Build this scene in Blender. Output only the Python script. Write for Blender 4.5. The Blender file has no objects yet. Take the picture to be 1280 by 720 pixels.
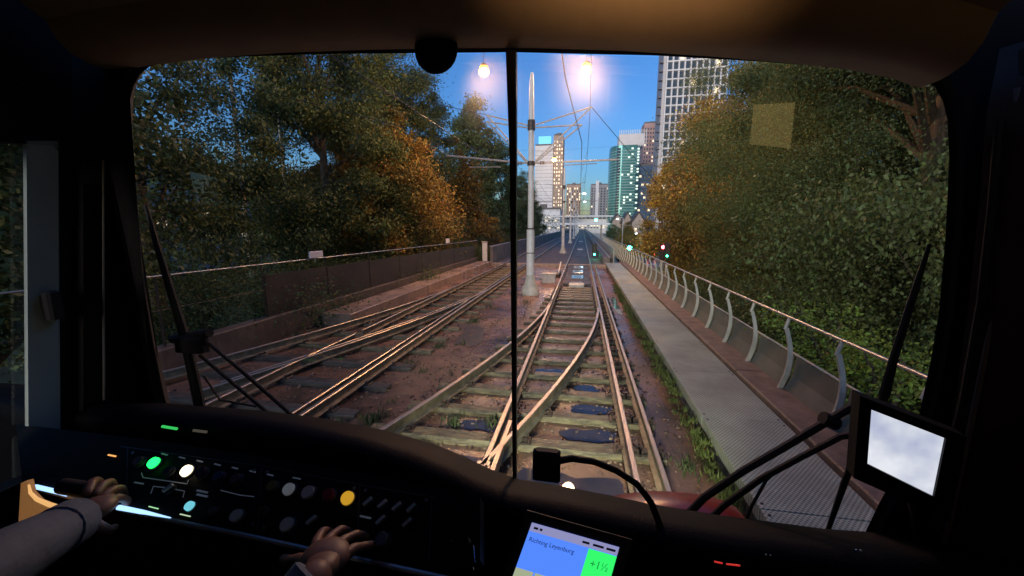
import bpy, math, random
import numpy as np
from mathutils import Vector, Matrix, Euler
R = math.radians
rnd = random.Random(7)
scene = bpy.context.scene
# ------------------------------------------------------------------ camera
EYE = Vector((0, 0, 2.28))
PITCH, YAW = R(9.11), R(10.26)
cam_data = bpy.data.cameras.new('camera')
cam = bpy.data.objects.new('camera', cam_data)
scene.collection.objects.link(cam)
scene.camera = cam
cam.location = EYE
cam.rotation_euler = (math.pi / 2 - PITCH, 0, YAW)
cam_data.sensor_width = 36
cam_data.lens = 13.5
cam_data.clip_start = 0.02
cam_data.clip_end = 6000
# ------------------------------------------------------------------ sky, sun, exposure
SUN_EL, SUN_AZ = R(4.0), R(200)
world = bpy.data.worlds.new('World')
scene.world = world
world.use_nodes = True
wn = world.node_tree
bg = wn.nodes['Background']
sky = wn.nodes.new('ShaderNodeTexSky')
sky.sky_type = 'NISHITA'
sky.sun_disc = False
sky.sun_elevation = SUN_EL
sky.sun_rotation = SUN_AZ
sky.air_density = 1.2
sky.dust_density = 0.4
sky.ozone_density = 4.0
bg.inputs['Strength'].default_value = 0.15
tint = wn.nodes.new('ShaderNodeVectorMath'); tint.operation = 'MULTIPLY'; tint.inputs[1].default_value = (0.63, 0.75, 1.03)
wn.links.new(sky.outputs[0], tint.inputs[0]); wn.links.new(tint.outputs[0], bg.inputs['Color'])
HEAD_W = 125
sun_data = bpy.data.lights.new('sun', 'SUN')
sun_data.energy = 0.95
sun_data.angle = R(40)
sun_data.color = (1, 0.88, 0.74)
sun = bpy.data.objects.new('sun', sun_data)
scene.collection.objects.link(sun)
sd = Vector((math.sin(SUN_AZ) * math.cos(R(14)), math.cos(SUN_AZ) * math.cos(R(14)), math.sin(R(14))))
sun.rotation_euler = (-sd).to_track_quat('-Z', 'Y').to_euler()
vs = scene.view_settings
vs.view_transform = 'Standard'
vs.look = 'None'
vs.gamma = 1
vs.use_curve_mapping = False
vs.exposure = 1.6
scene.cycles.use_denoising = True
scene.cycles.max_bounces = 6
scene.cycles.transparent_max_bounces = 12
scene.cycles.caustics_reflective = False
scene.cycles.caustics_refractive = False
scene.cycles.sample_clamp_indirect = 3.0
# ------------------------------------------------------------------ measuring the photograph
CAMR = Euler((math.pi / 2 - PITCH, 0, YAW)).to_matrix()
def ray(px, py):
    return CAMR @ Vector(((px - 640) / 480, (360 - py) / 480, -1))
def D(px, py, y):          # point of that sight line at depth y
    r = ray(px, py); return EYE + r * (y / r.y)
def G(px, py, z=0):        # point of that sight line at height z
    r = ray(px, py); return EYE + r * ((z - EYE.z) / r.z)
def W(px, py, x):          # point of that sight line on a wall at x
    r = ray(px, py); return EYE + r * (x / r.x)
def onplane(px, py, p0, n):
    r = ray(px, py); return EYE + r * ((p0 - EYE).dot(n) / r.dot(n))
# ------------------------------------------------------------------ materials
MATS = {}
def mat(name, col, rough=0.6, metal=0.0, var=0.25, scale=6.0, col2=None, emit=None, es=0.0,
        bump=0.0, bscale=40.0, rough2=None, spec=0.5, coords='Object', island=0.0, stretch=None):
    if name in MATS: return MATS[name]
    m = bpy.data.materials.new(name); m.use_nodes = True
    nt = m.node_tree; p = nt.nodes['Principled BSDF']
    N = nt.nodes.new; L = nt.links.new
    tc = N('ShaderNodeTexCoord'); src = tc.outputs[coords]
    if stretch:
        mp = N('ShaderNodeMapping'); mp.inputs['Scale'].default_value = stretch
        L(src, mp.inputs[0]); src = mp.outputs[0]
    nz = N('ShaderNodeTexNoise'); nz.inputs['Scale'].default_value = scale
    nz.inputs['Detail'].default_value = 6; nz.inputs['Roughness'].default_value = 0.65
    L(src, nz.inputs['Vector'])
    rp = N('ShaderNodeValToRGB')
    c2 = col2 or tuple(c * (1 - var) for c in col)
    c1 = col if col2 else tuple(min(1, c * (1 + var)) for c in col)
    rp.color_ramp.elements[0].position = 0.36; rp.color_ramp.elements[1].position = 0.64
    rp.color_ramp.elements[0].color = (*c2, 1); rp.color_ramp.elements[1].color = (*c1, 1)
    L(nz.outputs[0], rp.inputs[0])
    cout = rp.outputs[0]
    if island:
        ge = N('ShaderNodeNewGeometry'); hs = N('ShaderNodeHueSaturation')
        mr = N('ShaderNodeMapRange'); mr.inputs[3].default_value = 1 - island; mr.inputs[4].default_value = 1 + island
        mh = N('ShaderNodeMapRange'); mh.inputs[3].default_value = 0.47; mh.inputs[4].default_value = 0.53
        L(ge.outputs['Random Per Island'], mr.inputs[0]); L(ge.outputs['Random Per Island'], mh.inputs[0])
        L(mr.outputs[0], hs.inputs['Value']); L(mh.outputs[0], hs.inputs['Hue']); L(cout, hs.inputs['Color'])
        cout = hs.outputs[0]
    L(cout, p.inputs['Base Color'])
    p.inputs['Roughness'].default_value = rough
    p.inputs['Metallic'].default_value = metal
    p.inputs['Specular IOR Level'].default_value = spec
    if rough2 is not None:
        nz2 = N('ShaderNodeTexNoise'); nz2.inputs['Scale'].default_value = scale * 0.45
        nz2.inputs['Detail'].default_value = 5
        L(src, nz2.inputs['Vector'])
        mr = N('ShaderNodeMapRange'); mr.inputs[1].default_value = 0.42; mr.inputs[2].default_value = 0.58
        mr.inputs[3].default_value = rough2; mr.inputs[4].default_value = rough
        L(nz2.outputs[0], mr.inputs[0]); L(mr.outputs[0], p.inputs['Roughness'])
    if bump:
        nb = N('ShaderNodeTexNoise'); nb.inputs['Scale'].default_value = bscale; nb.inputs['Detail'].default_value = 4
        L(src, nb.inputs['Vector'])
        bp = N('ShaderNodeBump'); bp.inputs['Strength'].default_value = bump; bp.inputs['Distance'].default_value = 0.02
        L(nb.outputs[0], bp.inputs['Height']); L(bp.outputs[0], p.inputs['Normal'])
    if emit:
        p.inputs['Emission Color'].default_value = (*emit, 1)
        p.inputs['Emission Strength'].default_value = es
    MATS[name] = m
    return m

def glass_mat(name, tint=(0.93, 0.95, 0.95), refl=1.0, dirt=0.0, ior=1.45):
    m = bpy.data.materials.new(name); m.use_nodes = True
    nt = m.node_tree; nt.nodes.clear(); N = nt.nodes.new; L = nt.links.new
    out = N('ShaderNodeOutputMaterial'); tr = N('ShaderNodeBsdfTransparent'); gl = N('ShaderNodeBsdfGlossy')
    tr.inputs[0].default_value = (*tint, 1); gl.inputs['Roughness'].default_value = 0.01
    ge = N('ShaderNodeNewGeometry'); dt = N('ShaderNodeVectorMath'); dt.operation = 'DOT_PRODUCT'
    L(ge.outputs['Normal'], dt.inputs[0]); L(ge.outputs['Incoming'], dt.inputs[1])
    ab = N('ShaderNodeMath'); ab.operation = 'ABSOLUTE'; L(dt.outputs['Value'], ab.inputs[0])
    su = N('ShaderNodeMath'); su.operation = 'SUBTRACT'; su.inputs[0].default_value = 1; L(ab.outputs[0], su.inputs[1])
    pw = N('ShaderNodeMath'); pw.operation = 'POWER'; pw.inputs[1].default_value = 5; L(su.outputs[0], pw.inputs[0])
    ma = N('ShaderNodeMath'); ma.operation = 'MULTIPLY_ADD'; ma.inputs[1].default_value = .96; ma.inputs[2].default_value = .04; L(pw.outputs[0], ma.inputs[0])
    mu = N('ShaderNodeMath'); mu.operation = 'MULTIPLY'; mu.inputs[1].default_value = refl
    L(ma.outputs[0], mu.inputs[0])
    mx = N('ShaderNodeMixShader'); L(mu.outputs[0], mx.inputs[0]); L(tr.outputs[0], mx.inputs[1]); L(gl.outputs[0], mx.inputs[2])
    last = mx
    if dirt:
        df = N('ShaderNodeBsdfDiffuse'); df.inputs[0].default_value = (0.5, 0.47, 0.42, 1)
        tc = N('ShaderNodeTexCoord'); nz = N('ShaderNodeTexNoise'); nz.inputs['Scale'].default_value = 3; nz.inputs['Detail'].default_value = 5
        L(tc.outputs['Object'], nz.inputs[0])
        mr = N('ShaderNodeMapRange'); mr.inputs[1].default_value = 0.45; mr.inputs[2].default_value = 0.8; mr.inputs[4].default_value = dirt
        L(nz.outputs[0], mr.inputs[0])
        m2 = N('ShaderNodeMixShader'); L(mr.outputs[0], m2.inputs[0]); L(mx.outputs[0], m2.inputs[1]); L(df.outputs[0], m2.inputs[2])
        last = m2
        rf = N('ShaderNodeBsdfRefraction'); rf.inputs['IOR'].default_value = 1.06; rf.inputs['Roughness'].default_value = .9; rf.inputs[0].default_value = (1, 1, 1, 1)
        m3 = N('ShaderNodeMixShader'); m3.inputs[0].default_value = .02; L(m2.outputs[0], m3.inputs[1]); L(rf.outputs[0], m3.inputs[2]); last = m3
    L(last.outputs[0], out.inputs[0])
    return m

# ------------------------------------------------------------------ mesh builder
class MB:
    def __init__(s): s.v = []; s.f = []; s.mi = []; s.cur = 0
    def add(s, vs, fs):
        o = len(s.v); s.v += [tuple(p) for p in vs]
        s.f += [tuple(i + o for i in f) for f in fs]; s.mi += [s.cur] * len(fs); return s
    def box(s, x0, x1, y0, y1, z0, z1, m=None):
        v = [Vector((x, y, z)) for z in (z0, z1) for x, y in ((x0, y0), (x1, y0), (x1, y1), (x0, y1))]
        if m: v = [m @ p for p in v]
        return s.add(v, [(3, 2, 1, 0), (4, 5, 6, 7), (0, 1, 5, 4), (1, 2, 6, 5), (2, 3, 7, 6), (3, 0, 4, 7)])
    def bbox(s, x0, x1, y0, y1, z0, z1, b=0.01, m=None):   # box with bevelled top and side edges
        loops = []
        for z, i in ((z0, 0), (z1 - b, 0), (z1, b)):
            x0_, x1_, y0_, y1_ = x0 + i, x1 - i, y0 + i, y1 - i
            c = b
            loops.append([(x0_ + c, y0_, z), (x1_ - c, y0_, z), (x1_, y0_ + c, z), (x1_, y1_ - c, z),
                          (x1_ - c, y1_, z), (x0_ + c, y1_, z), (x0_, y1_ - c, z), (x0_, y0_ + c, z)])
        v = [Vector(p) for l in loops for p in l]
        if m: v = [m @ p for p in v]
        f = [tuple(range(7, -1, -1)), tuple(range(16, 24))]
        for k in range(2):
            for i in range(8):
                f.append((k * 8 + i, k * 8 + (i + 1) % 8, k * 8 + 8 + (i + 1) % 8, k * 8 + 8 + i))
        return s.add(v, f)
    def tube(s, pts, r, n=8, cap=True):
        pts = [Vector(p) for p in pts]; rr = r if isinstance(r, (list, tuple)) else [r] * len(pts)
        vs = []
        up = Vector((0.13, 0.21, 1)).normalized()
        for i, p in enumerate(pts):
            t = (pts[min(i + 1, len(pts) - 1)] - pts[max(i - 1, 0)]).normalized()
            a = t.cross(up)
            if a.length < 0.05: a = t.cross(Vector((1, 0, 0)))
            a.normalize(); b = a.cross(t)
            for k in range(n):
                an = 2 * math.pi * k / n
                vs.append(p + (a * math.cos(an) + b * math.sin(an)) * rr[i])
        fs = [(i * n + k, i * n + (k + 1) % n, (i + 1) * n + (k + 1) % n, (i + 1) * n + k) for i in range(len(pts) - 1) for k in range(n)]
        if cap: fs += [tuple(range(n - 1, -1, -1)), tuple((len(pts) - 1) * n + k for k in range(n))]
        return s.add(vs, fs)
    def prism(s, poly, ext):       # flat outline pushed along ext
        n = len(poly); e = Vector(ext)
        v = [Vector(p) for p in poly] + [Vector(p) + e for p in poly]
        return s.add(v, [tuple(range(n - 1, -1, -1)), tuple(range(n, 2 * n))] + [(i, (i + 1) % n, n + (i + 1) % n, n + i) for i in range(n)])
    def grid(s, rows, close=False):
        n = len(rows[0]); v = [p for r in rows for p in r]
        f = [(i * n + k, i * n + (k + 1) % n, (i + 1) * n + (k + 1) % n, (i + 1) * n + k)
             for i in range(len(rows) - 1) for k in range(n if close else n - 1)]
        return s.add(v, f)
    def ball(s, c, r, sx=1, sy=1, sz=1, n=12, m=8):
        rows = []
        for j in range(m + 1):
            t = math.pi * j / m
            rows.append([Vector(c) + Vector((r * sx * math.sin(t) * math.cos(2 * math.pi * k / n), r * sy * math.sin(t) * math.sin(2 * math.pi * k / n), r * sz * math.cos(t))) for k in range(n)])
        return s.grid(rows, True)
    def disc(s, c, nrm, r, h=0.0, n=20, squash=1.0):        # short cylinder standing on c
        nrm = Vector(nrm).normalized(); a = nrm.orthogonal().normalized(); b = nrm.cross(a)
        c = Vector(c)
        p = [c + (a * math.cos(2 * math.pi * k / n) + b * math.sin(2 * math.pi * k / n)) * r for k in range(n)]
        q = [c + nrm * h + (a * math.cos(2 * math.pi * k / n) + b * math.sin(2 * math.pi * k / n)) * r * 0.93 for k in range(n)]
        return s.add(p + q, [tuple(range(n - 1, -1, -1)), tuple(range(n, 2 * n))] + [(i, (i + 1) % n, n + (i + 1) % n, n + i) for i in range(n)])
    def build(s, name, m, parent=None, smooth=False, origin=None, label=None):
        me = bpy.data.meshes.new(name)
        o0 = Vector(origin) if origin else Vector((0, 0, 0))
        if parent is not None and origin is None: o0 = parent_origin(parent)
        me.from_pydata([tuple(Vector(v) - o0) for v in s.v], [], s.f)
        for mm in (m if isinstance(m, list) else [m]): me.materials.append(mm)
        for i, p in enumerate(me.polygons):
            if s.mi[i]: p.material_index = s.mi[i]
            p.use_smooth = smooth
        me.update()
        if smooth:
            try: me.set_sharp_from_angle(angle=R(38))
            except Exception: pass
        o = bpy.data.objects.new(name, me); scene.collection.objects.link(o)
        if parent is not None:
            o.parent = parent
            if parent.type != 'EMPTY' or True: o.location = (0, 0, 0) if origin is None else Vector(origin) - parent_origin(parent)
        else: o.location = o0
        if label: o['label'] = label
        return o
def parent_origin(o):
    p = Vector(o.location)
    while o.parent: o = o.parent; p += Vector(o.location)
    return p
def tag(o, label=None, cat=None, group=None, kind=None):
    if label: o['label'] = label
    if cat: o['category'] = cat
    if group: o['group'] = group
    if kind: o['kind'] = kind
    return o
def thing(name, label, cat, loc=(0, 0, 0), group=None):
    o = bpy.data.objects.new(name, None); o.empty_display_size = 0.1
    scene.collection.objects.link(o); o.location = loc
    return tag(o, label, cat, group)
def copy_tree(o, parent=None):
    c = o.copy(); scene.collection.objects.link(c); c.parent = parent
    for ch in list(o.children): copy_tree(ch, c)
    return c
def lin(a, b, t): return a + (b - a) * t

# ================================================================== GROUND AND VIADUCT
GZ = -3.5
M_grass = mat('ground_grass', (0.035, 0.05, 0.02), 0.9, scale=0.6, var=0.5)
M_asph = mat('asphalt', (0.05, 0.05, 0.052), 0.45, scale=3, var=0.3, rough2=0.12)
M_deck = mat('wet_deck', (0.30, 0.165, 0.105), 0.5, scale=.9, col2=(0.065, 0.045, 0.032), bump=0.25, bscale=30, rough2=0.16)
M_conc = mat('concrete', (0.30, 0.25, 0.22), 0.7, scale=4, var=0.3, bump=0.2, bscale=50)
M_concd = mat('dark_concrete', (0.13, 0.12, 0.12), 0.75, scale=3, var=0.35, bump=0.2)
MB().box(-2500, 2500, -600, 3500, GZ - 0.5, GZ).build('ground', M_grass)['kind'] = 'structure'
b = MB(); b.box(4.6, 14.5, 50, 420, GZ, GZ + 0.02)
tag(b.build('road', M_asph), kind='structure')
b = MB(); b.box(-40, 60, 64, 76, GZ + 0.004, GZ + 0.024); b.build('cross_road', M_asph)['kind'] = 'structure'
b = MB()
for k in range(26): b.box(9.4, 9.55, 80 + k * 9, 84 + k * 9, GZ + 0.024, GZ + 0.03)
for k in range(8): b.box(5 + k * 1.15, 5.6 + k * 1.15, 60.2, 63, GZ + 0.024, GZ + 0.03)
b.build('road_markings', mat('road_paint', (0.7, 0.7, 0.68), 0.5))['kind'] = 'structure'
b = MB(); b.bbox(3.4, 4.6, 50, 420, GZ, GZ + 0.14, 0.03); b.bbox(14.5, 17, 50, 420, GZ, GZ + 0.14, 0.03)
b.build('pavement', M_conc)['kind'] = 'structure'
DZ = -0.235
b = MB(); b.box(-6.95, 2.95, -6, 24.2, DZ - 0.8, DZ)
b.build('viaduct_deck', M_deck)['kind'] = 'structure'
b = MB(); b.box(-6.1, 1.95, 24.6, 330, DZ - 0.8, DZ + 0.06)
for y in range(30, 330, 20): b.box(-4.5, 0.4, y, y + 1.2, GZ, DZ - 0.8)
b.build('far_viaduct_deck', M_concd)['kind'] = 'structure'
b = MB()
for y in (-3, 9, 21): b.box(-5.2, 1.2, y, y + 1.2, GZ, DZ - 0.8)
b.build('viaduct_pier', M_conc)['kind'] = 'structure'
# expansion beam across the end of the near span
b = MB(); b.bbox(-6.6, 1.6, 24.2, 24.6, DZ - 0.8, -0.06, 0.02)
tag(b.build('expansion_beam', M_conc), 'pinkish concrete beam lying across both tracks where the near span ends', 'beam')

# walkway on the right, with ribbed grating plates
def grating_mat():
    m = mat('walkway_grating', (0.50, 0.55, 0.42), 0.5, scale=1.6, col2=(.33, .36, .28), rough2=.3)
    nt = m.node_tree; N = nt.nodes.new; L = nt.links.new
    p = nt.nodes['Principled BSDF']
    tc = N('ShaderNodeTexCoord'); sp = N('ShaderNodeSeparateXYZ'); L(tc.outputs['Object'], sp.inputs[0])
    outs = []
    for ax, sc in ((0, 165.0), (1, 150.0)):
        a = N('ShaderNodeMath'); a.operation = 'MULTIPLY'; a.inputs[1].default_value = sc; L(sp.outputs[ax], a.inputs[0])
        c = N('ShaderNodeMath'); c.operation = 'SINE'; L(a.outputs[0], c.inputs[0]); outs.append(c)
    mu = N('ShaderNodeMath'); mu.operation = 'MULTIPLY'; L(outs[0].outputs[0], mu.inputs[0]); L(outs[1].outputs[0], mu.inputs[1])
    mr = N('ShaderNodeMapRange'); mr.inputs[1].default_value = -0.6; mr.inputs[2].default_value = 0.1
    mr.inputs[3].default_value = 0.35; mr.inputs[4].default_value = 1.0; L(mu.outputs[0], mr.inputs[0])
    old = p.inputs['Base Color'].links[0].from_socket
    vm = N('ShaderNodeVectorMath'); vm.operation = 'SCALE'; L(old, vm.inputs[0]); L(mr.outputs[0], vm.inputs['Scale'])
    L(vm.outputs[0], p.inputs['Base Color'])
    bp = N('ShaderNodeBump'); bp.inputs['Strength'].default_value = 0.6; bp.inputs['Distance'].default_value = 0.004
    L(mr.outputs[0], bp.inputs['Height']); L(bp.outputs[0], p.inputs['Normal'])
    return m
M_grate = grating_mat()
b = MB()
y = -3.0
while y < 24.0:
    b.bbox(1.43, 2.30, y, y + 1.494, -0.02, 0.10, 0.004); y += 1.5
tag(b.build('walkway', M_grate), 'pale ribbed grating walkway beside the right-hand rail', kind='structure')
b = MB(); b.box(1.5, 2.26, -3, 24, DZ, -0.03); b.build('walkway_base', M_concd)['kind'] = 'structure'
b = MB()
y = -3.0
while y < 24.0:
    b.bbox(2.32, 2.75, y, y + 2.99, DZ, 0.16, 0.015); y += 3.0
tag(b.build('kerb', mat('kerb_brown', (0.19, 0.13, 0.095), 0.6, scale=5, var=0.3, bump=0.3, bscale=40)), kind='structure')
# left walkway
b = MB()
b.bbox(-6.55, -5.72, 8.6, 24.0, DZ, 0.08, 0.02)
b.build('left_walkway', mat('left_walk', (0.30, 0.22, 0.17), 0.6, scale=2, var=0.25, bump=0.3, rough2=0.25))['kind'] = 'structure'
b = MB(); b.bbox(-6.9, -6.6, -3, 24.0, DZ, 0.32, 0.02)
b.build('left_kerb', mat('left_kerb_m', (0.09, 0.07, 0.058), 0.65, scale=4, var=0.3))['kind'] = 'structure'

# puddles, irregular thin sheets of water
M_water = mat('puddle_water', (0.06, 0.042, 0.032), 0.015, scale=3, var=0.3, spec=.55)
def puddle(cx, cy, rx, ry, seed, z=DZ + 0.006, M_=None):
    q = random.Random(seed); n = 36; pts = []
    ph = [q.uniform(0, 6.28) for _ in range(5)]
    for k in range(n):
        a = 2 * math.pi * k / n
        r = 1 + 0.16 * math.sin(2 * a + ph[0]) + 0.1 * math.sin(3 * a + ph[1]) + 0.07 * math.sin(7 * a + ph[2]) + 0.04 * math.sin(11 * a + ph[3])
        ca, sa = math.cos(a), math.sin(a)
        f = 1 / max(abs(ca) ** 4 + abs(sa) ** 4, 1e-3) ** 0.25
        pts.append((cx + rx * r * f * ca, cy + ry * r * f * sa, z))
    b = MB(); b.prism([Vector(p) for p in pts], (0, 0, 0.004)); 
    tag(b.build('puddle', M_ or M_water), kind='structure')

# ================================================================== TRACK
M_railside = mat('rail_side', (0.24, 0.20, 0.13), 0.6, metal=0.3, scale=7, var=0.35)
M_railtop = mat('rail_top', (0.55, 0.48, 0.40), 0.38, metal=0.9, scale=5, var=0.12, stretch=(8, .4, 1))
M_sleeper = mat('mossy_timber', (0.25, 0.215, 0.115), 0.5, scale=5, col2=(0.07, 0.058, 0.04), bump=0.5, bscale=22, rough2=0.25, stretch=(1, 4, 4))
M_sleeperd = mat('dark_timber', (0.10, 0.09, 0.075), 0.55, scale=5, col2=(0.045, 0.04, 0.035), bump=0.5, bscale=22, rough2=0.25, stretch=(1, 4, 4))
M_plate = mat('rail_plate', (0.07, 0.055, 0.045), 0.5, metal=0.4, scale=15, var=0.4)
def rail(path, label, group, w=0.06, both=True, top=0.0, name='rail'):
    """an I-shaped rail swept along path (x, y)"""
    prof = [(-0.062, -0.15), (-0.062, -0.138), (-0.012, -0.12), (-0.012, -0.04), (-w / 2, -0.03), (-w / 2, -0.006), (-w / 2 + 0.008, 0.0),
            (w / 2 - 0.008, 0.0), (w / 2, -0.006), (w / 2, -0.03), (0.012, -0.04), (0.012, -0.12), (0.062, -0.138), (0.062, -0.15)]
    rows = []
    for i, (x, y) in enumerate(path):
        a = path[max(i - 1, 0)]; c = path[min(i + 1, len(path) - 1)]
        t = Vector((c[0] - a[0], c[1] - a[1])).normalized(); nx, ny = t.y, -t.x
        rows.append([Vector((x + nx * u, y + ny * u, v + top)) for u, v in prof])
    b = MB(); b.grid(rows, True)
    n = len(prof)
    b.mi = [1 if (i % n) in (5, 6, 7) else 0 for i in range(len(b.f))]
    b.add(rows[0], [tuple(range(n))]); b.mi[-1:] = [0]
    o = b.build(name, [M_railside, M_railtop])
    return tag(o, label, 'rail', group)
XL, XR = -0.88, 0.555
K = 0.0175; Y0 = 12.4
def seq(a, c, s): return [a + (c - a) * i / max(1, round((c - a) / s)) for i in range(max(1, round((c - a) / s)) + 1)]
GR = 'rails of the two tracks'
rail([(XR, y) for y in seq(0.5, 330, 12)], 'long straight running rail on the right of the near track', GR)
rail([(XR + 0.262, y) for y in seq(0.5, 23.5, 6)], 'guard rail running just right of the near track beside the walkway', GR, w=0.05, top=-0.015, name='guard_rail')
rail([(XL, y) for y in seq(3.35, 12.0, 1.5)], 'short straight closure rail on the left of the near track, tapering towards the far points', GR)
def curve(x0, s, y0, y1, k=K, yc=Y0, st=0.5): return [(x0 + s * k * max(0, yc - y) ** 2, y) for y in seq(y0, y1, st)]
rail(curve(XL, -1, 1.2, Y0) + [(XL, y) for y in seq(13.5, 330, 12)], 'curved outer rail bending away to the left of the mullion, then running far ahead', GR)
rail(curve(XR, -1, 3.3, Y0 - 1.4), 'curved inner rail crossing the near track from the right points to the frog', GR)
# frog (crossing nose) where the two rails meet
b = MB()
b.prism([(-0.95, 3.36, -0.14), (-0.82, 3.36, -0.14), (-0.885, 2.7, -0.14), (-0.93, 2.2, -0.14), (-1.02, 1.6, -0.14), (-1.12, 1.6, -0.14), (-1.0, 2.6, -0.14)], (0, 0, 0.14))
b.box(-0.80, -0.755, 2.0, 4.2, -0.14, -0.002); 
tag(b.build('crossing_frog', [M_railtop]), 'worn V-shaped crossing piece where the curved rail meets the straight one', 'rail crossing')
rail([(XL + 0.045, y) for y in seq(0.9, 3.3, 1.2)], 'near straight rail below the crossing, partly hidden by the dashboard', GR)
# left track with its own turnout to the left
LR, LL = -3.34, -4.78
rail([(LR, y) for y in seq(1.5, 330, 12)], 'long straight rail on the right of the far left track', GR)
rail([(LR - 0.17, y) for y in seq(3.0, 23.5, 6)], 'thin guard rail just inside the right rail of the far left track', GR, w=0.04, top=-0.02, name='guard_rail')
rail([(LL, y) for y in seq(7.6, 14.8, 2.4)], 'short straight rail of the far left track between the switch blades', GR)
rail(curve(LL, -1, 4.6, 15.0, k=0.0165, yc=15.0) + [(LL, y) for y in seq(16, 330, 12)], 'curved outermost rail bending away towards the left fence', GR)
rail(curve(LR, -1, 4.2, 13.6, k=0.0165, yc=15.0), 'curved switch rail crossing the far left track towards the fence', GR)
rail(curve(LR - 0.16, -1, 4.6, 12, k=0.0165, yc=15.0), 'check rail next to the curved switch rail of the far left track', GR, w=0.04, top=-0.02, name='guard_rail')
rail([(LL, y) for y in seq(2.5, 7.3, 1.6)], 'near straight rail of the far left track behind the wiper', GR)

# sleepers: one timber with plates under every rail crossing it
def sleeper(x0, x1, y, m, label, group, rails, seed):
    q = random.Random(seed)
    t = thing('sleeper', label, 'sleeper', ((x0 + x1) / 2, y, DZ), group)
    b = MB(); nseg = 7; rows = []
    w = 0.108 + q.uniform(-.01, .012); tz = -0.165 + q.uniform(-.006, .004); sk = q.uniform(-0.02, 0.02)
    for i in range(nseg + 1):
        u = i / nseg; x = lin(x0, x1, u); e = 0.02 if i in (0, nseg) else 0
        j = lambda a: q.uniform(-a, a)
        yy = y + sk * (u - 0.5)
        rows.append([Vector((x, yy - w + e + j(.006), DZ - .02)), Vector((x, yy - w + e + j(.006), tz - 0.03)), Vector((x, yy - w + .03 + j(.004), tz - e / 2)),
                     Vector((x, yy + w - .03 + j(.004), tz - e / 2 + j(.003))), Vector((x, yy + w - e + j(.006), tz - 0.03)), Vector((x, yy + w - e, DZ - .02))])
    b.grid(rows); b.add(rows[0], [tuple(range(6))]); b.add(rows[-1], [tuple(range(5, -1, -1))])
    b.build('timber', m, t)
    for rx in rails:
        if not (x0 - 0.02 < rx < x1 + 0.02): continue
        p = MB(); p.bbox(rx - 0.15, rx + 0.15, y - 0.08, y + 0.08, tz - 0.01, -0.149, 0.006)
        for sx in (-0.105, 0.105):
            for sy in (-0.045, 0.045):
                p.disc((rx + sx, y + sy, -0.149), (0, 0, 1), 0.017, 0.035, 6)
            p.box(rx + sx - .03 * (1 if sx > 0 else -1) - .025, rx + sx - .03 * (1 if sx > 0 else -1) + .025, y - .03, y + .03, -0.149, -0.127)
        p.build('rail_chair', M_plate, t)
    return t
ords = ['nearest', 'second', 'third', 'fourth', 'fifth', 'sixth', 'seventh', 'eighth', 'ninth', 'tenth', 'eleventh', 'twelfth', 'thirteenth', 'fourteenth',
        'fifteenth', 'sixteenth', 'seventeenth', 'eighteenth', 'nineteenth', 'twentieth', 'twenty-first', 'twenty-second', 'twenty-third', 'twenty-fourth', 'twenty-fifth', 'twenty-sixth', 'twenty-seventh', 'twenty-eighth']
def left_of(y): return XL - K * max(0, Y0 - y) ** 2
for i in range(14):
    y = 4.06 + i * 0.70
    xl = left_of(y) - (0.42 if y < 11 else 0.35)
    rr = [left_of(y), XR, XR + 0.262]
    if y > 3.4: rr += [XL]
    xr_in = XR - K * max(0, Y0 - y) ** 2
    if y > 3.6 and XR - xr_in > 0.3: rr.append(xr_in)
    lab = f'mossy timber switch sleeper under the near track, {ords[i]} ahead of the tram'
    xe = XR + 0.40
    if 4 < i < 9 and i % 2 == 0: xe = XR + 0.36
    sleeper(xl, xe, y, M_sleeper, lab, 'sleepers of the near track', rr, i)
for i in range(5):
    y = 13.62 + i * 0.5
    sleeper(XL - 0.15, XR + 0.1, y, M_sleeper, f'close-set short sleeper under the near track, {ords[i]} before the dark cover plates', 'sleepers of the near track', [XL, XR], 40 + i)
for i in range(24):
    y = 2.6 + i * 0.88
    e = 0.0165 * max(0, 15 - y) ** 2
    xl = max(LL - e - 0.35, -6.3)
    lab = f'dark wet sleeper under the far left track, {ords[i]} ahead of the tram'
    sleeper(xl, LR + 0.45, y, M_sleeperd if i < 5 else M_sleeper, lab, 'sleepers of the far left track', [LR, LL - e, LL], 80 + i)
# dark plates and equipment between the rails of the near track
M_dkplate = mat('track_cover', (0.06, 0.055, 0.055), 0.7, scale=4, var=0.3, rough2=0.5, bump=0.3)
b = MB()
for k in range(10): b.bbox(XL + 0.14, XR - 0.14, 16.2 + k * 0.8, 16.98 + k * 0.8, DZ, -0.1, 0.01)
tag(b.build('cover_plate', M_dkplate), 'dark cover plates filling the near track beyond the sleepers', 'cover plate')
b = MB(); b.box(XL + 0.14, XR - 0.14, 24.7, 200, DZ, -0.09); tag(b.build('slab_track', M_dkplate), kind='structure')
M_wpaint = mat('grey_white_paint', (0.62, 0.61, 0.56), 0.45, scale=8, var=0.12)
t = thing('points_machine', 'cream metal box lying between the rails at the end of the sleepers', 'points machine', (-.16, 15.9, -.17))
b = MB(); b.bbox(-0.48, 0.14, 15.65, 16.15, -0.24, -0.04, 0.03); b.build('housing', M_wpaint, t, True)
b = MB(); b.bbox(-0.40, 0.06, 15.73, 16.07, -0.04, -0.015, 0.01); b.disc((-.3, 15.9, -.015), (0, 0, 1), .03, .01, 8); b.build('lid', mat('lid_grey', (.4, .4, .38), .3, .3), t)
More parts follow.
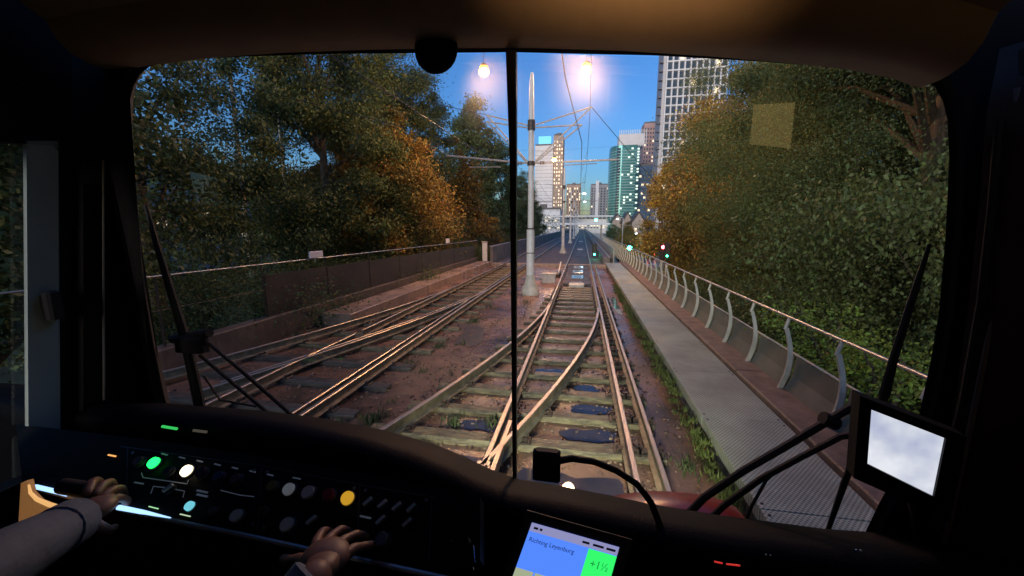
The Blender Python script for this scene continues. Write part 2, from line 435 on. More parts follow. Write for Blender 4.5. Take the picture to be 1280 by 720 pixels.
for k, (yy, lab) in enumerate(((18.2, 'glossy wet steel hatch between the rails, nearest of three past the cream box'), (20.4, 'glossy wet steel hatch between the rails, middle one past the cream box'), (22.6, 'glossy wet steel hatch between the rails, farthest one before the beam'))):
    t = thing('track_hatch', lab, 'hatch', (-.16, yy, -.1), 'hatches between the near rails')
    b = MB(); b.bbox(-0.44, 0.12, yy - 0.6, yy + 0.6, -0.1, -0.05, 0.015); b.build('lid', mat('hatch_steel', (.5, .5, .52), .08, .85, var=.1), t)
    b = MB(); b.tube([(-.3, yy, -.05), (-.3, yy, -.02), (-.02, yy, -.02), (-.02, yy, -.05)], .012, 6); b.build('handle', M_plate, t)
for yy in (40, 62): 
    b = MB(); b.bbox(-0.44, 0.12, yy, yy + 1.2, -0.09, -0.04, 0.02)
    tag(b.build('track_beacon', M_wpaint), 'small pale box between the rails on the %s far span' % ('near part of the' if yy == 40 else 'distant part of the'), 'track beacon', 'beacons between the far rails')

# puddles
puddle(0.15, 4.42, 0.30, 0.15, 1); puddle(0.2, 5.12, 0.28, 0.14, 2); puddle(-1.2, 4.42, 0.25, 0.14, 3)
puddle(-0.06, 3.33, 0.46, 0.34, 4); puddle(0.1, 5.82, 0.22, 0.1, 5); puddle(-1.45, 3.6, .4, .14, 15); puddle(1.13, 12.6, 0.10, 1.2, 6)
puddle(-1.15, 3.35, 0.4, 0.15, 7); puddle(-0.5, 6.4, 0.2, 0.12, 8); puddle(-2.45, 8.3, .3, .7, 10, M_=mat('wet_patch', (.05, .04, .035), .35))
# ------------------------------------------------------------------ moss, tufts and stones (nobody could count them)
def tufts(name, spots, m, h, label, cat, n=30, spread=0.12, seed=1):
    q = random.Random(seed); b = MB()
    for (x, y, z, s) in spots:
        for _ in range(int(n * s)):
            a = q.uniform(0, 6.28); r = q.gauss(0, spread) ; px, py = x + r * math.cos(a), y + r * math.sin(a)
            hh = h * q.uniform(.4, 1.2); d = q.uniform(0, 6.28); w = hh * .12
            ln = q.uniform(.1, .6) * hh; e = q.uniform(0, 6.28)
            b.add([(px - w * math.cos(d), py - w * math.sin(d), z), (px + w * math.cos(d), py + w * math.sin(d), z), (px + ln * math.cos(e), py + ln * math.sin(e), z + hh)], [(0, 1, 2)])
    o = b.build(name, m); return tag(o, label, cat, kind='stuff')
q = random.Random(5)
b = MB()
y = -3.0
while y < 24:
    for xx in (1.47, 2.26):
        for yy in (y + .06, y + 1.43): b.disc((xx, yy, .1005), (0, 0, 1), .012, .006, 8)
    y += 1.5
tag(b.build('bolt_heads', mat('bolt_dark', (.08, .07, .06), .5, .5)), 'small dark bolt heads holding down the walkway plates', 'bolts', kind='stuff')
M_moss = mat('moss', (0.10, 0.13, 0.03), 0.8, scale=9, var=0.4)
sp = [(1.37 + q.uniform(-.05, .03), q.uniform(2.5, 16), DZ + q.uniform(0, .25), q.uniform(.4, 1.2)) for _ in range(260)]
tufts('moss', sp, M_moss, 0.07, 'yellow green moss and weeds along the walkway edge', 'moss', 40, 0.05, 2)
sp = [(-2.6, 4.3, DZ, 3), (-1.75, 3.75, DZ, 2.2), (-3.05, 6.2, DZ, 1.5), (1.15, 4.0, DZ, 1.3), (.9, 3.3, DZ, 1), (-1.55, 4.4, DZ, 2), (-1.1, 4.5, DZ, 1), (-2.9, 7.4, DZ, 1.5), (-2.75, 9.6, DZ, 2)]
sp += [(q.uniform(-3.1, -1.6), q.uniform(3, 20), DZ, q.uniform(.1, .5)) for _ in range(26)]
tufts('grass', sp, mat('tuft', (0.07, 0.10, 0.035), 0.8, scale=9, var=0.4), 0.10, 'short green weeds growing between the sleepers', 'grass', 60, 0.13, 3)
b = MB()
for _ in range(7000):
    if q.random() < .45: x = q.choice((-3.12, -1.75, -2.2, -4.95, -0.95, .4, .72)) + q.gauss(0, .09); y = 2.6 + abs(q.gauss(0, 7))
    else: x = q.uniform(-6.3, 1.3); y = 2.4 + abs(q.gauss(0, 6))
    r = q.uniform(.006, .024)
    if abs(x + .06) < .5 and abs(y - 3.33) < .38: continue
    b.ball((x, y, DZ + r * .4), r, q.uniform(.7, 1.3), q.uniform(.7, 1.3), q.uniform(.5, .9), 5, 3)
tag(b.build('gravel', mat('gravel', (0.2, 0.13, 0.10), 0.6, scale=2, var=0.6, island=.6)), 'loose dark stones scattered on the wet deck', 'gravel', kind='stuff')
b = MB()
for _ in range(300):
    x = q.uniform(-6.3, 1.35); y = q.uniform(2.5, 20); a = q.uniform(0, 3.14); s = q.uniform(.02, .05)
    b.add([(x + s * math.cos(a), y + s * math.sin(a), DZ + .01), (x - s * .6 * math.sin(a), y + s * .6 * math.cos(a), DZ + .025), (x - s * math.cos(a), y - s * math.sin(a), DZ + .012), (x + s * .6 * math.sin(a), y - s * .6 * math.cos(a), DZ + .02)], [(0, 1, 2, 3)])
tag(b.build('fallen_leaves', mat('fallen', (0.35, 0.22, 0.08), 0.6, scale=3, var=.5)), 'fallen yellow leaves lying on the wet track bed', 'leaves', kind='stuff')

# ================================================================== FENCES
M_galv = mat('fence_steel', (0.52, 0.52, 0.47), 0.5, metal=0.2, scale=6, var=0.15)
M_mesh = mat('fence_panel_dark', (0.17, 0.175, 0.14), 0.5, scale=2, var=0.2, metal=0.2)
def right_fence():
    t = thing('curved_post_fence', 'grey fence of bowed posts with dark lower panels along the right walkway', 'fence', (2.7, 0, .1))
    y0, y1 = 1.2, 52.0
    n = 0; y = 1.24
    while y < y1:
        b = MB(); L_ = []
        for k in range(9):
            u = k / 8; z = 0.0 + u * 0.98; xx = 2.62 + 0.12 * math.sin(math.pi * u * 0.95) + 0.03 * u
            wd = 0.066 * (1 - 0.3 * u); L_.append((xx, z, wd))
        front = [Vector((x - w, y - .02, z)) for x, z, w in L_] + [Vector((x, y - .02, z)) for x, z, w in reversed(L_)]
        rows = [[Vector((x - w, y - .014, z)), Vector((x, y - .014, z)), Vector((x, y + .014, z)), Vector((x - w, y + .014, z))] for x, z, w in L_]
        b.grid(rows, True); b.add(rows[-1], [(0, 1, 2, 3)])
        b.tube([(2.63, y, .96), (2.67, y, 1.12)], .02, 6)
        b.build('post', M_galv, t)
        p = MB(); p.prism([(2.665, y + .03, .06), (2.78, y + .03, .35), (2.80, y + .03, .60), (2.79, y + .03, .60), (2.77, y + .03, .35), (2.655, y + .03, .06)], (0, 0.99, 0))
        p.build('panel', M_mesh, t)
        y += 1.04; n += 1
    b = MB(); b.tube([(2.67, yy, 1.12) for yy in seq(y0, y1, 3)], 0.019, 10); b.build('handrail', mat('handrail_steel', (.42, .42, .40), .42, .8, var=.1), t, True)
    b = MB(); b.tube([(2.805, yy, .62) for yy in seq(y0, y1, 3)], 0.014, 8); b.build('middle_rail', M_galv, t, True)
right_fence()
def left_fence():
    t = thing('left_fence', 'low dark panelled fence with a thin bright handrail along the left side', 'fence', (-6.7, 0, .3))
    t.name = 'panel_fence'
    b = MB(); b.tube([(-6.72, yy, 1.52 - yy * .006) for yy in seq(.5, 24.5, 3)], 0.015, 10); b.build('handrail', MATS['handrail_steel'], t, True)
    b = MB(); b.tube([(-6.72, yy, .93) for yy in seq(.5, 24.5, 3)], 0.006, 6); b.build('middle_rail', MATS['wire'] if 'wire' in MATS else M_plate, t, True)
    y = 0.8
    while y < 24.3:
        b = MB(); b.box(-6.75, -6.72, y - .012, y + .012, .3, 1.49); b.build('post', mat('dark_post', (.035, .03, .028), .5, .3), t); y += 2.1
        if y > 7.5 and y < 24.3:
            b = MB(); b.box(-6.735, -6.715, y - 2.07, y - .03, .33, 1.32 - .01 * y)
            b.build('panel', mat('left_panel', (.035, .03, .028), .5, scale=1.5, var=.3), t)
left_fence()
def sign_box(x, y, z, w, h, lab, m):
    t = thing('small_sign', lab, 'sign', (x, y, z))
    b = MB(); b.bbox(x - .02, x + .02, y - w / 2, y + w / 2, z, z + h, .008); b.build('plate', m, t)
    b = MB(); b.tube([(x - .04, y, z - .12), (x - .04, y, z + h * .8)], .012, 6); b.build('bracket', M_galv, t)
M_wsign = mat('white_sign', (.75, .76, .78), .4, var=.05)
sign_box(-6.66, 8.75, 1.50, .50, .16, 'small blank white plate fixed on the left handrail', M_wsign)
sign_box(-6.66, 18.6, 1.46, .5, .22, 'tiny grey box on the left handrail near the white marker post', M_wsign)
t = thing('marker_post', 'short white post standing at the far end of the left handrail', 'marker post', (-6.2, 24.3, 0))
b = MB(); b.bbox(-6.35, -6.05, 24.2, 24.45, 0, 1.25, .03); b.build('post', M_wsign, t)
b = MB(); b.bbox(-6.37, -6.03, 24.18, 24.47, 1.25, 1.32, .02); b.build('cap', M_galv, t)
# far parapets
M_par = mat('parapet', (0.14, 0.14, 0.15), 0.7, scale=1.5, var=0.35, bump=.3)
for x0, x1, lab in ((1.32, 1.75, 'dark grey right parapet running straight towards the towers'), (-5.95, -5.75, 'dark grey left parapet running beside the far tracks'), ):
    t = thing('parapet', lab, 'parapet', (x0, 24.8, -.24), 'parapets of the far viaduct')
    top = 0.35 if x0 > 0 else .95
    y = 24.7; 
    while y < 320:
        b = MB(); b.bbox(x0, x1, y, y + 9.96, -.24, top, .02); b.build('wall_segment', M_par, t); y += 10
    b = MB(); b.box(x0 - .03 if x0 < 0 else x1 - .1, x1 + .03, 24.66, 324, top, top + .06); b.build('coping', mat('coping', (.3, .3, .32), .6), t)
b = MB()
b.box(1.95, 2.0, 24.6, 320, -.3, .9)
tag(b.build('noise_screen', mat('screen_pale', (.42, .44, .45), .4, scale=.7, var=.2)), 'pale smooth screen on the outer side of the right parapet', 'screen')
# cable trunking between tracks
t = thing('cabinet', 'cream relay box on the deck just right of the catenary mast', 'box', (-1.35, 15.8, DZ))
b = MB(); b.bbox(-1.72, -1.12, 17.1, 17.6, DZ, .15, .03); b.build('body', M_wpaint, t)
b = MB(); b.bbox(-1.74, -1.10, 17.08, 17.62, .15, .19, .01); b.build('lid', mat('lid2', (.5, .48, .42), .5), t)
t = thing('point_lever', 'pale switch lever frame beside the near track past the mast', 'lever', (-1.2, 19, DZ))
b = MB(); b.bbox(-1.25, -1.05, 19, 20.6, DZ, -.05, .02); b.build('base', M_plate, t)
b = MB(); b.tube([(-1.15, 19.6, -.1), (-1.05, 20.2, .45)], .03, 6); b.build('handle', M_wsign, t)

# ================================================================== OVERHEAD LINE
M_mast = mat('mast_paint', (0.82, 0.80, 0.77), 0.45, scale=3, var=0.1)
M_arm = mat('arm_steel', (0.55, 0.5, 0.47), 0.35, metal=0.5, var=.15)
M_wire = mat('wire', (0.05, 0.05, 0.055), 0.5, metal=0.5)
def mast(x, y, label, parts=True):
    t = thing('catenary_mast', label, 'catenary mast', (x, y, DZ), 'catenary masts between the tracks')
    b = MB(); b.tube([(x, y, .45), (x, y, 2.2), (x, y, 2.21)], [.150, .145, .145], 14)
    b.tube([(x, y, 2.21), (x, y, 6.2), (x, y, 7.2), (x, y, 7.5)], [.110, .095, .075, .045], 14)
    b.build('pole', M_mast, t, True)
    b = MB(); b.tube([(x, y, DZ), (x, y, DZ + .05), (x, y, -.02), (x, y, .2), (x, y, .5)], [.36, .36, .32, .20, .152], 14)
    b.build('base', mat('mast_base', (.62, .6, .5), .5, scale=4, var=.2), t, True)
    b = MB(); b.tube([(x, y, 2.17), (x, y, 2.22)], .160, 14); b.tube([(x, y, 1.3), (x, y, 1.33)], .156, 14)
    b.tube([(x, y, 4.42), (x, y, 4.56)], .14, 14); b.tube([(x, y, 5.62), (x, y, 5.95)], .136, 14); b.build('collar', M_plate, t, True)
    if not parts: 
        b = MB(); b.tube([(x - 3.2, y, 4.55), (x + 3, y, 4.55)], .03, 6); b.tube([(x - 1.6, y, 6.1), (x, y, 5.7), (x + 1.9, y, 6.2)], .02, 6)
        b.build('bracket_arm', M_arm, t); return t
    for s in (1, -1):
        xx = lambda d: x + s * d
        b = MB(); w = (2.05, 1.75, 3.0) if s > 0 else (1.6, 1.62, 3.15)
        b.tube([(xx(.1), y, 5.78), (xx(w[0]), y, 6.28 if s > 0 else 6.2)], .026, 8)
        b.tube([(xx(w[0]), y, 6.28 if s > 0 else 6.2), (xx(.12), y, 4.55)], .026, 8)
        b.tube([(xx(.1), y, 5.70), (xx(w[1]), y, 5.72 if s > 0 else 5.98)], .026, 8)
        b.tube([(xx(w[1]), y, 5.72 if s > 0 else 5.98), (xx(.12), y, 4.50)], .026, 8)
        b.tube([(xx(.1), y, 4.50), (xx(w[2]), y, 4.54 if s > 0 else 4.86)], .034, 8)
        b.tube([(xx(1.1), y, 4.40), (xx(2.3), y, 4.43)], .016, 6)
        b.build('bracket_arm', M_arm, t, True)
        b = MB()
        for d in (.32, .38, .44): b.tube([(xx(d), y, 4.51), (xx(d + .03), y, 4.51)], .06, 10)
        b.build('insulator', mat('insulator', (.12, .05, .035), .25), t, True)
    return t
mast(-1.86, 14.1, 'tall white catenary mast with a flared foot, nearest the tram, between the tracks')
for k, (yy, w) in enumerate(((36, 'second'), (58, 'third'), (80, 'fourth'), (102, 'fifth'), (124, 'sixth'), (150, 'seventh'), (180, 'eighth'))):
    mast(-1.72, yy, f'white catenary mast between the tracks, {w} ahead of the tram', False)
def wire(pts, label, r=.011, name='overhead_wire', m=None):
    b = MB(); b.tube(pts, r, 5); return tag(b.build(name, m or M_wire), label, 'wire', 'overhead wires')
def sag(a, c, s, n=10):
    a, c = Vector(a), Vector(c)
    return [a.lerp(c, i / n) - Vector((0, 0, s * 4 * (i / n) * (1 - i / n))) for i in range(n + 1)]
wire([(-.62, -3, 5.6), (-.45, 9, 5.45), (-.1, 14.1, 5.15), (-.25, 36, 4.95), (-.1, 58, 4.95), (-.2, 100, 4.95), (-.16, 300, 4.95)], 'dark contact wire hanging over the middle of the near track', .013)
wire(sag((-.16, -8, 7.4), (.15, 14.1, 6.3), .25) + sag((.15, 14.1, 6.3), (.1, 36, 6.25), .7)[1:] + sag((.1, 36, 6.25), (0, 58, 6.2), .7)[1:] + sag((0, 58, 6.2), (0, 102, 6.2), .6)[1:], 'thin messenger wire sagging from bracket to bracket above the near track', .009)
wire([(-4.4, -3, 5.1), (-3.9, 14.1, 5.0), (-4.1, 36, 4.95), (-4.0, 300, 4.95)], 'contact wire over the far left track in front of the trees', .011)
wire(sag((-3.5, 14.1, 6.2), (-4.0, 36, 6.2), .6) + sag((-4, 36, 6.2), (-4, 80, 6.2), .7)[1:], 'messenger wire over the far left track beyond the first mast', .009)
wire([(.19, 14.1, 6.28), (3.2, 21, 4.9), (5.2, 26, 4.1)], 'guy wire falling to the right from the tip of the bracket arm', .012)
wire([(-3.46, 14.1, 6.2), (-6.0, 14.6, 6.95), (-12, 16, 8.6)], 'upper guy wire going left from the bracket arm into the trees', .011)
wire([(-3.6, 14.1, 5.0), (-6.9, 13.3, 5.9), (-13, 12, 7.4)], 'lower guy wire going left from the bracket arm into the brown tree', .011)
for k, (x, y, za, zb) in enumerate(((.12, 20, 6.0, 4.97), (.1, 25, 5.6, 4.97), (.1, 30, 5.9, 4.97))):
    wire([(x, y, za - .1), (-.1, y, zb)], f'short vertical dropper between the two near wires, {ords[k]} past the mast', .007, 'dropper_wire')

# ================================================================== LAMPS
SODIUM = (1.0, 0.42, 0.10)
M_globe = mat('sodium_glow', (.8, .5, .2), .4, emit=(1.0, .30, .01), es=95, var=.01)
def hanging_lamp(x, y, z, label, power, shown=True):
    t = thing('street_lamp', label, 'street lamp', (x, y, z), 'orange street lamps hung over the tracks')
    b = MB(); b.tube([(x, y, z + .36), (x, y, z + .33), (x, y, z + .24), (x, y, z + .2)], [.05, .12, .17, .19], 14); b.build('housing', mat('lamp_housing', (.12, .12, .12), .5), t, True)
    b = MB(); b.ball((x, y, z), .21, 1, 1, .85, 16, 10); g = b.build('globe', M_globe, t, True)
    b = MB(); b.tube([(x, y, z + .36), (x, y, z + .9)], .014, 6); b.build('hanger', M_wire, t)
    l = bpy.data.lights.new('lamp_light', 'POINT'); l.energy = power * .20; l.color = (1.0, .60, .32); l.shadow_soft_size = .25
    lo = bpy.data.objects.new('lamp_light', l); scene.collection.objects.link(lo); lo.parent = t; lo.location = (0, 0, -.52)
hanging_lamp(-4.46, 17.7, 9.0, 'glowing orange street lamp hanging left of the mullion over the far left track', 1500)
hanging_lamp(-0.02, 18.3, 9.0, 'glowing orange street lamp hanging right of the mullion over the near track', 2300)
hanging_lamp(-3.02, 41.0, 9.0, 'distant glowing orange street lamp seen beside the catenary mast', 900)
p = ray(710, 625); d_h = (9.0 - DZ + 2.28 - DZ) / -p.z
hanging_lamp(p.x * d_h, p.y * d_h, 9.0, 'near orange street lamp hidden by the header, mirrored in a puddle ahead', 1300)
for (xa, xb, y, z, lab) in ((-15, 9, 17.8, 9.95, 'thin span wire carrying the two orange street lamps'), (-15, 9, 41, 9.95, 'thin span wire carrying the distant orange street lamp'), (-15, 9, p.y * d_h, 9.95, 'thin span wire just behind the header, carrying the nearest street lamp')):
    wire([(xa, y, z + .4), (-3, y, z - .03), (xb, y, z + .4)], lab, .007, 'span_wire')
    for xx in (xa, xb):
        t = thing('span_post', ('left' if xx < 0 else 'right') + ' slim grey post holding the ' + lab.split(' carrying ')[1].replace('the ', '', 1) + ' span wire', 'post', (xx, y, GZ))
        b = MB(); b.tube([(xx, y, GZ), (xx, y, z + .5)], [.11, .07], 10); b.build('pole', M_galv, t, True)
        b = MB(); b.tube([(xx, y, GZ), (xx, y, GZ + .3)], [.2, .18], 10); b.build('base', M_concd, t, True)

# ================================================================== TREES
def crown_mesh(name, seed, rx, ry, rz, nclump, per, leaf, m, skew=0.0):
    g = np.random.default_rng(seed)
    d = g.normal(size=(nclump, 3)); d /= np.linalg.norm(d, axis=1)[:, None]
    rad = g.uniform(.35, 1.0, nclump) ** .6
    lump = 1 + .18 * np.sin(3 * np.arctan2(d[:, 1], d[:, 0]) + seed) + .12 * np.sin(5 * d[:, 2] + seed * 2)
    c = d * (rad * lump)[:, None] * np.array([rx, ry, rz])
    c[:, :2] *= (1 - skew * np.clip(c[:, 2:3] / rz, -1, 1))
    cr = g.uniform(.45, 1.35, nclump)
    idx = np.repeat(np.arange(nclump), per); n = len(idx)
    off = g.normal(size=(n, 3)) * np.array([.50, .50, .34]) * cr[idx][:, None]
    P = c[idx] + off
    a = g.normal(size=(n, 3)); a /= np.linalg.norm(a, axis=1)[:, None]
    b_ = g.normal(size=(n, 3)); b_ -= (b_ * a).sum(1)[:, None] * a; b_ /= np.linalg.norm(b_, axis=1)[:, None]
    s = leaf * g.uniform(.6, 1.3, n)[:, None]
    V = np.stack([P - a * s, P + b_ * s * .55 - a * s * .1, P + a * s, P - b_ * s * .55 - a * s * .1], 1).reshape(-1, 3)
    me = bpy.data.meshes.new(name)
    me.vertices.add(4 * n); me.vertices.foreach_set('co', V.ravel().astype(np.float32))
    me.loops.add(4 * n); me.loops.foreach_set('vertex_index', np.arange(4 * n, dtype=np.int32))
    me.polygons.add(n); me.polygons.foreach_set('loop_start', np.arange(0, 4 * n, 4, dtype=np.int32))
    me.update(); me.validate()
    me.materials.append(m)
    return me, c
def leaf_mat(name, c1, c2, scale=.35):
    m = mat(name, c1, .6, col2=c2, scale=scale, island=.45)
    nt = m.node_tree; p = nt.nodes['Principled BSDF']; out = nt.nodes['Material Output']
    tl = nt.nodes.new('ShaderNodeBsdfTranslucent'); mx = nt.nodes.new('ShaderNodeMixShader'); mx.inputs[0].default_value = .3
    nt.links.new(p.inputs['Base Color'].links[0].from_socket, tl.inputs[0])
    nt.links.new(p.outputs[0], mx.inputs[1]); nt.links.new(tl.outputs[0], mx.inputs[2]); nt.links.new(mx.outputs[0], out.inputs[0])
    return m
ML_green = leaf_mat('leaf_dark_green', (.135, .175, .055), (.06, .095, .035))
ML_mix = leaf_mat('leaf_turning_lamplit', (.42, .24, .05), (.13, .125, .04), .40)  # autumn tone with some orange lamp light put into the colour
ML_orange = leaf_mat('leaf_orange', (.60, .34, .05), (.24, .20, .05), .5)
M_bark = mat('bark', (.09, .07, .055), .85, scale=6, var=.4, bump=.6, bscale=18, stretch=(3, 3, .6))
LIB = {}
def lib(kind):
    if kind not in LIB:
        spec = {'green_a': (11, 4.6, 4.8, 9.0, 230, 800, .07, ML_green, .25), 'green_b': (12, 4.9, 4.5, 8.6, 210, 800, .07, ML_green, .3),
                'mix': (13, 4.2, 4.6, 7.6, 220, 620, .078, ML_mix, .3), 'orange': (14, 4.0, 4.2, 6.4, 200, 600, .078, ML_orange, .3),
                'cone': (15, 3.6, 3.8, 9.4, 190, 190, .15, ML_green, .55), 'cone_mix': (17, 3.4, 3.6, 8.8, 170, 190, .15, ML_mix, .5), 'round': (16, 4.6, 4.6, 6.2, 260, 520, .082, ML_green, .1),
                'near': (19, 4.6, 4.6, 6.4, 230, 2600, .029, ML_green, .1), 'sparse': (20, 4.6, 4.6, 8.6, 72, 620, .06, ML_green, .3), 'spray': (21, 1.5, 1.9, 1.5, 34, 60, .075, leaf_mat('leaf_fresh', (.30, .42, .06), (.12, .2, .04)), 0),
                'bush': (18, 2.2, 2.6, 2.2, 80, 1500, .036, ML_green, 0)}[kind]
        LIB[kind] = crown_mesh('crown_' + kind, *spec)
    return LIB[kind]
def tree(kind, x, y, zc, rz, sc, label, group=None, name='tree', trunk=True):
    t = thing(name, label, 'tree' if name == 'tree' else 'shrub', (x, y, GZ), group)
    me, cl = lib(kind)
    o = bpy.data.objects.new('crown', me); scene.collection.objects.link(o); o.parent = t
    o.location = (0, 0, zc - GZ); o.rotation_euler = (0, 0, rz); o.scale = (sc[0], sc[0], sc[1])
    if trunk:
        b = MB(); q = random.Random(int(x * 31 + y * 7)); hz = zc
        b.tube([(x, y, GZ - .2), (x, y, GZ + .4), (x + .1, y, (GZ + hz) / 2), (x + .2, y - .1, hz), (x + .1, y, hz + (4 if name == 'tree' else .3) * sc[1])], [v * (1 if name == 'tree' else .22) for v in (.42, .3, .25, .17, .05)], 10)
        M = Matrix.Rotation(rz, 3, 'Z')
        for c in cl[::9]:
            e = M @ Vector((c[0] * sc[0], c[1] * sc[0], c[2] * sc[1])) + Vector((x, y, hz))
            z0 = max(GZ + 2.2, min(hz + 2, e.z - 1.5 - q.random() * 2)) if name == 'tree' else hz - .8 * sc[1]; s0 = Vector((x + .1, y, z0)); mid = s0.lerp(e, .5) + Vector((0, 0, .4))
            b.tube([s0, mid, e], [.11, .06, .02] if name == 'tree' else [.025, .015, .006], 5)
        b.build('trunk', M_bark, t, True)
    return t
GL = 'trees behind the left fence'; GRT = 'trees beyond the right fence'
for kind, x, y, zc, rz, sc, lab in (
    ('green_a', -14.5, -30.0, 5.0, .9, (1.1, 1.0), 'dark tree far behind the tram on the left side'),
    ('green_b', -15.0, -19.0, 5.0, 1.9, (1.1, 1.0), 'dark tree behind the tram on the left side'),
    ('green_a', -14.5, -8.0, 5.5, 2.4, (1.1, 1.05), 'dark tree just behind the cab on the left side'),
    ('green_a', -13.2, 5.6, 6.0, .4, (1.0, 1.0), 'dark green tree behind the left door window, nearest on the left side'),
    ('sparse', -15.6, 11.5, 3.6, 2.1, (1.0, .95), 'dark green tree behind the left fence with blue sky showing through its top'),
    ('green_a', -13.4, 18.6, 6.2, 3.4, (.98, 1.02), 'tall dark green tree behind the left fence, just left of the rust brown one'),
    ('mix', -11.6, 21.5, 2.6, 1.0, (.95, .86), 'rust brown autumn tree lit orange by the lamp behind the left fence'),
    ('green_b', -13.6, 28.0, 6.4, 4.6, (1.0, 1.03), 'tall dark green tree rising behind the rust brown one'),
    ('cone_mix', -10.8, 34.0, 2.0, 5.0, (.8, .72), 'low olive brown tree at the left fence beyond the rust brown one'),
    ('cone', -13.4, 46.5, 6.6, .8, (1.05, 1.08), 'pointed dark tree just left of the mullion below the orange lamp'),
    ('cone', -12.6, 60.0, 5.6, 2.5, (.95, .98), 'dark tree directly behind the mullion, second from the far end of the left row'),
    ('green_a', -12.8, 82.0, 4.6, 1.9, (.9, .95), 'small distant dark tree between mullion and white mast'),
    ('green_b', -14.0, 104.0, 3.0, 2.9, (.9, .8), 'most distant dark tree at the far end of the left row')):
    tree(kind, x, y, zc, rz, sc, lab, GL)
for kind, x, y, zc, rz, sc, lab in (
    ('near', 10.6, 4.6, 4.8, 1.1, (1.0, 1.2), 'dark green tree beyond the right windscreen edge'),
    ('near', 8.7, 12.2, 4.4, .2, (1.0, 1.2), 'dark green tree filling the right of the windscreen'),
    ('near', 9.6, 18.6, 4.8, 2.6, (1.0, 1.25), 'big dark green tree behind the bowed posts at mid distance'),
    ('mix', 9.8, 25.5, 3.6, 4.0, (.95, 1.12), 'brownish green tree between the orange tree and the dark green ones'),
    ('orange', 9.3, 32.0, 3.0, .6, (1.12, 1.15), 'bright orange autumn tree at the left end of the right-hand row'),
    ('cone_mix', 11.4, 41.0, 1.8, 3.0, (.85, .75), 'olive autumn tree partly hidden behind the bright orange one'),
    ('mix', 10.2, 92.0, -1.2, 3.0, (.62, .62), 'small dark tree in front of the gabled houses, nearer the orange tree'),
    ('green_b', 8.0, 104.0, -1.6, 1.0, (.5, .5), 'small dark tree in front of the leftmost gabled house'),
    ('green_b', 15.5, 27.0, 5.4, 5.2, (1.0, 1.0), 'tall dark tree standing behind the right-hand row'),
    ('green_a', 17.5, 12.0, 6.0, 1.7, (1.1, 1.05), 'tall dark tree behind the one filling the right of the windscreen')):
    tree(kind, x, y, zc, rz, sc, lab, GRT)
for kind, x, y, zc, rz, sc, lab in (
    ('spray', 3.75, 6.7, .50, .5, (.42, .40), 'fresh green leafy shoot poking up behind the right fence, farther of two'),
    ('spray', 3.95, 5.7, .28, 2.5, (.45, .42), 'fresh green leafy shoot poking up behind the right fence, nearer the monitor'),
    ('bush', 6.9, 8.4, .4, 4.4, (1.1, 1.5), 'broad dark bush behind the right fence below the big green tree'),
    ('bush', 7.4, 3.4, .2, 2.4, (1.1, 1.4), 'dark bush behind the right fence beside the monitor'),
    ('bush', 5.6, 11.4, -.9, 2.5, (.95, .8), 'dark shrub behind the middle of the right fence'),
    ('bush', 5.8, 16.8, -1.3, 1.5, (.95, .8), 'dark shrub behind the far bowed posts below the orange tree'),
    ('bush', -9.2, 9.0, -.8, 3.5, (1.0, .9), 'dark low shrub behind the left fence near the wiper'),
    ('bush', -9.4, 14.8, -.9, 1.5, (1.1, .9), 'low shrub behind the left fence under the white plate'),
    ('bush', -9.3, 21.0, -.8, 5.5, (1.1, .9), 'low shrub behind the left fence under the rust brown tree'),
    ('bush', -9.3, 28.0, -.8, .5, (1.1, 1.0), 'low shrub just past the far end of the left fence'),
    ('bush', -8.6, 40.0, -.6, 4.5, (1.1, 1.0), 'low dark shrub left of the far tracks')):
    tree(kind, x, y, zc, rz, sc, lab, 'shrubs along the viaduct', 'shrub')
# far-off wooded masses
def mass(name, boxes, lab, leaf=.5):
    V = []; F = []; g = np.random.default_rng(4); b = MB()
    for (x0, x1, y0, y1, z0, z1, n) in boxes:
        for _ in range(n):
            x, y = g.uniform(x0, x1), g.uniform(y0, y1); z = z0 + (z1 - z0) * g.uniform(0, 1) ** .8 * (1 + .2 * math.sin(x * .5) * math.sin(y * .3))
            a = Vector(g.normal(size=3)).normalized() * leaf; c = a.orthogonal().normalized() * leaf * .6
            p = Vector((x, y, z)); b.add([p - a, p + c, p + a, p - c], [(0, 1, 2, 3)])
    return tag(b.build(name, ML_green), lab, 'trees', kind='stuff')
mass('distant_woods', ((-45, -20, -5, 130, GZ, 7, 22000), (22, 50, -5, 70, GZ, 9, 22000), (-40, -9, 130, 200, GZ, 6, 3000), (15, 40, 90, 180, GZ, 2.5, 3000)), 'dim mass of dark trees far behind both rows', .24)

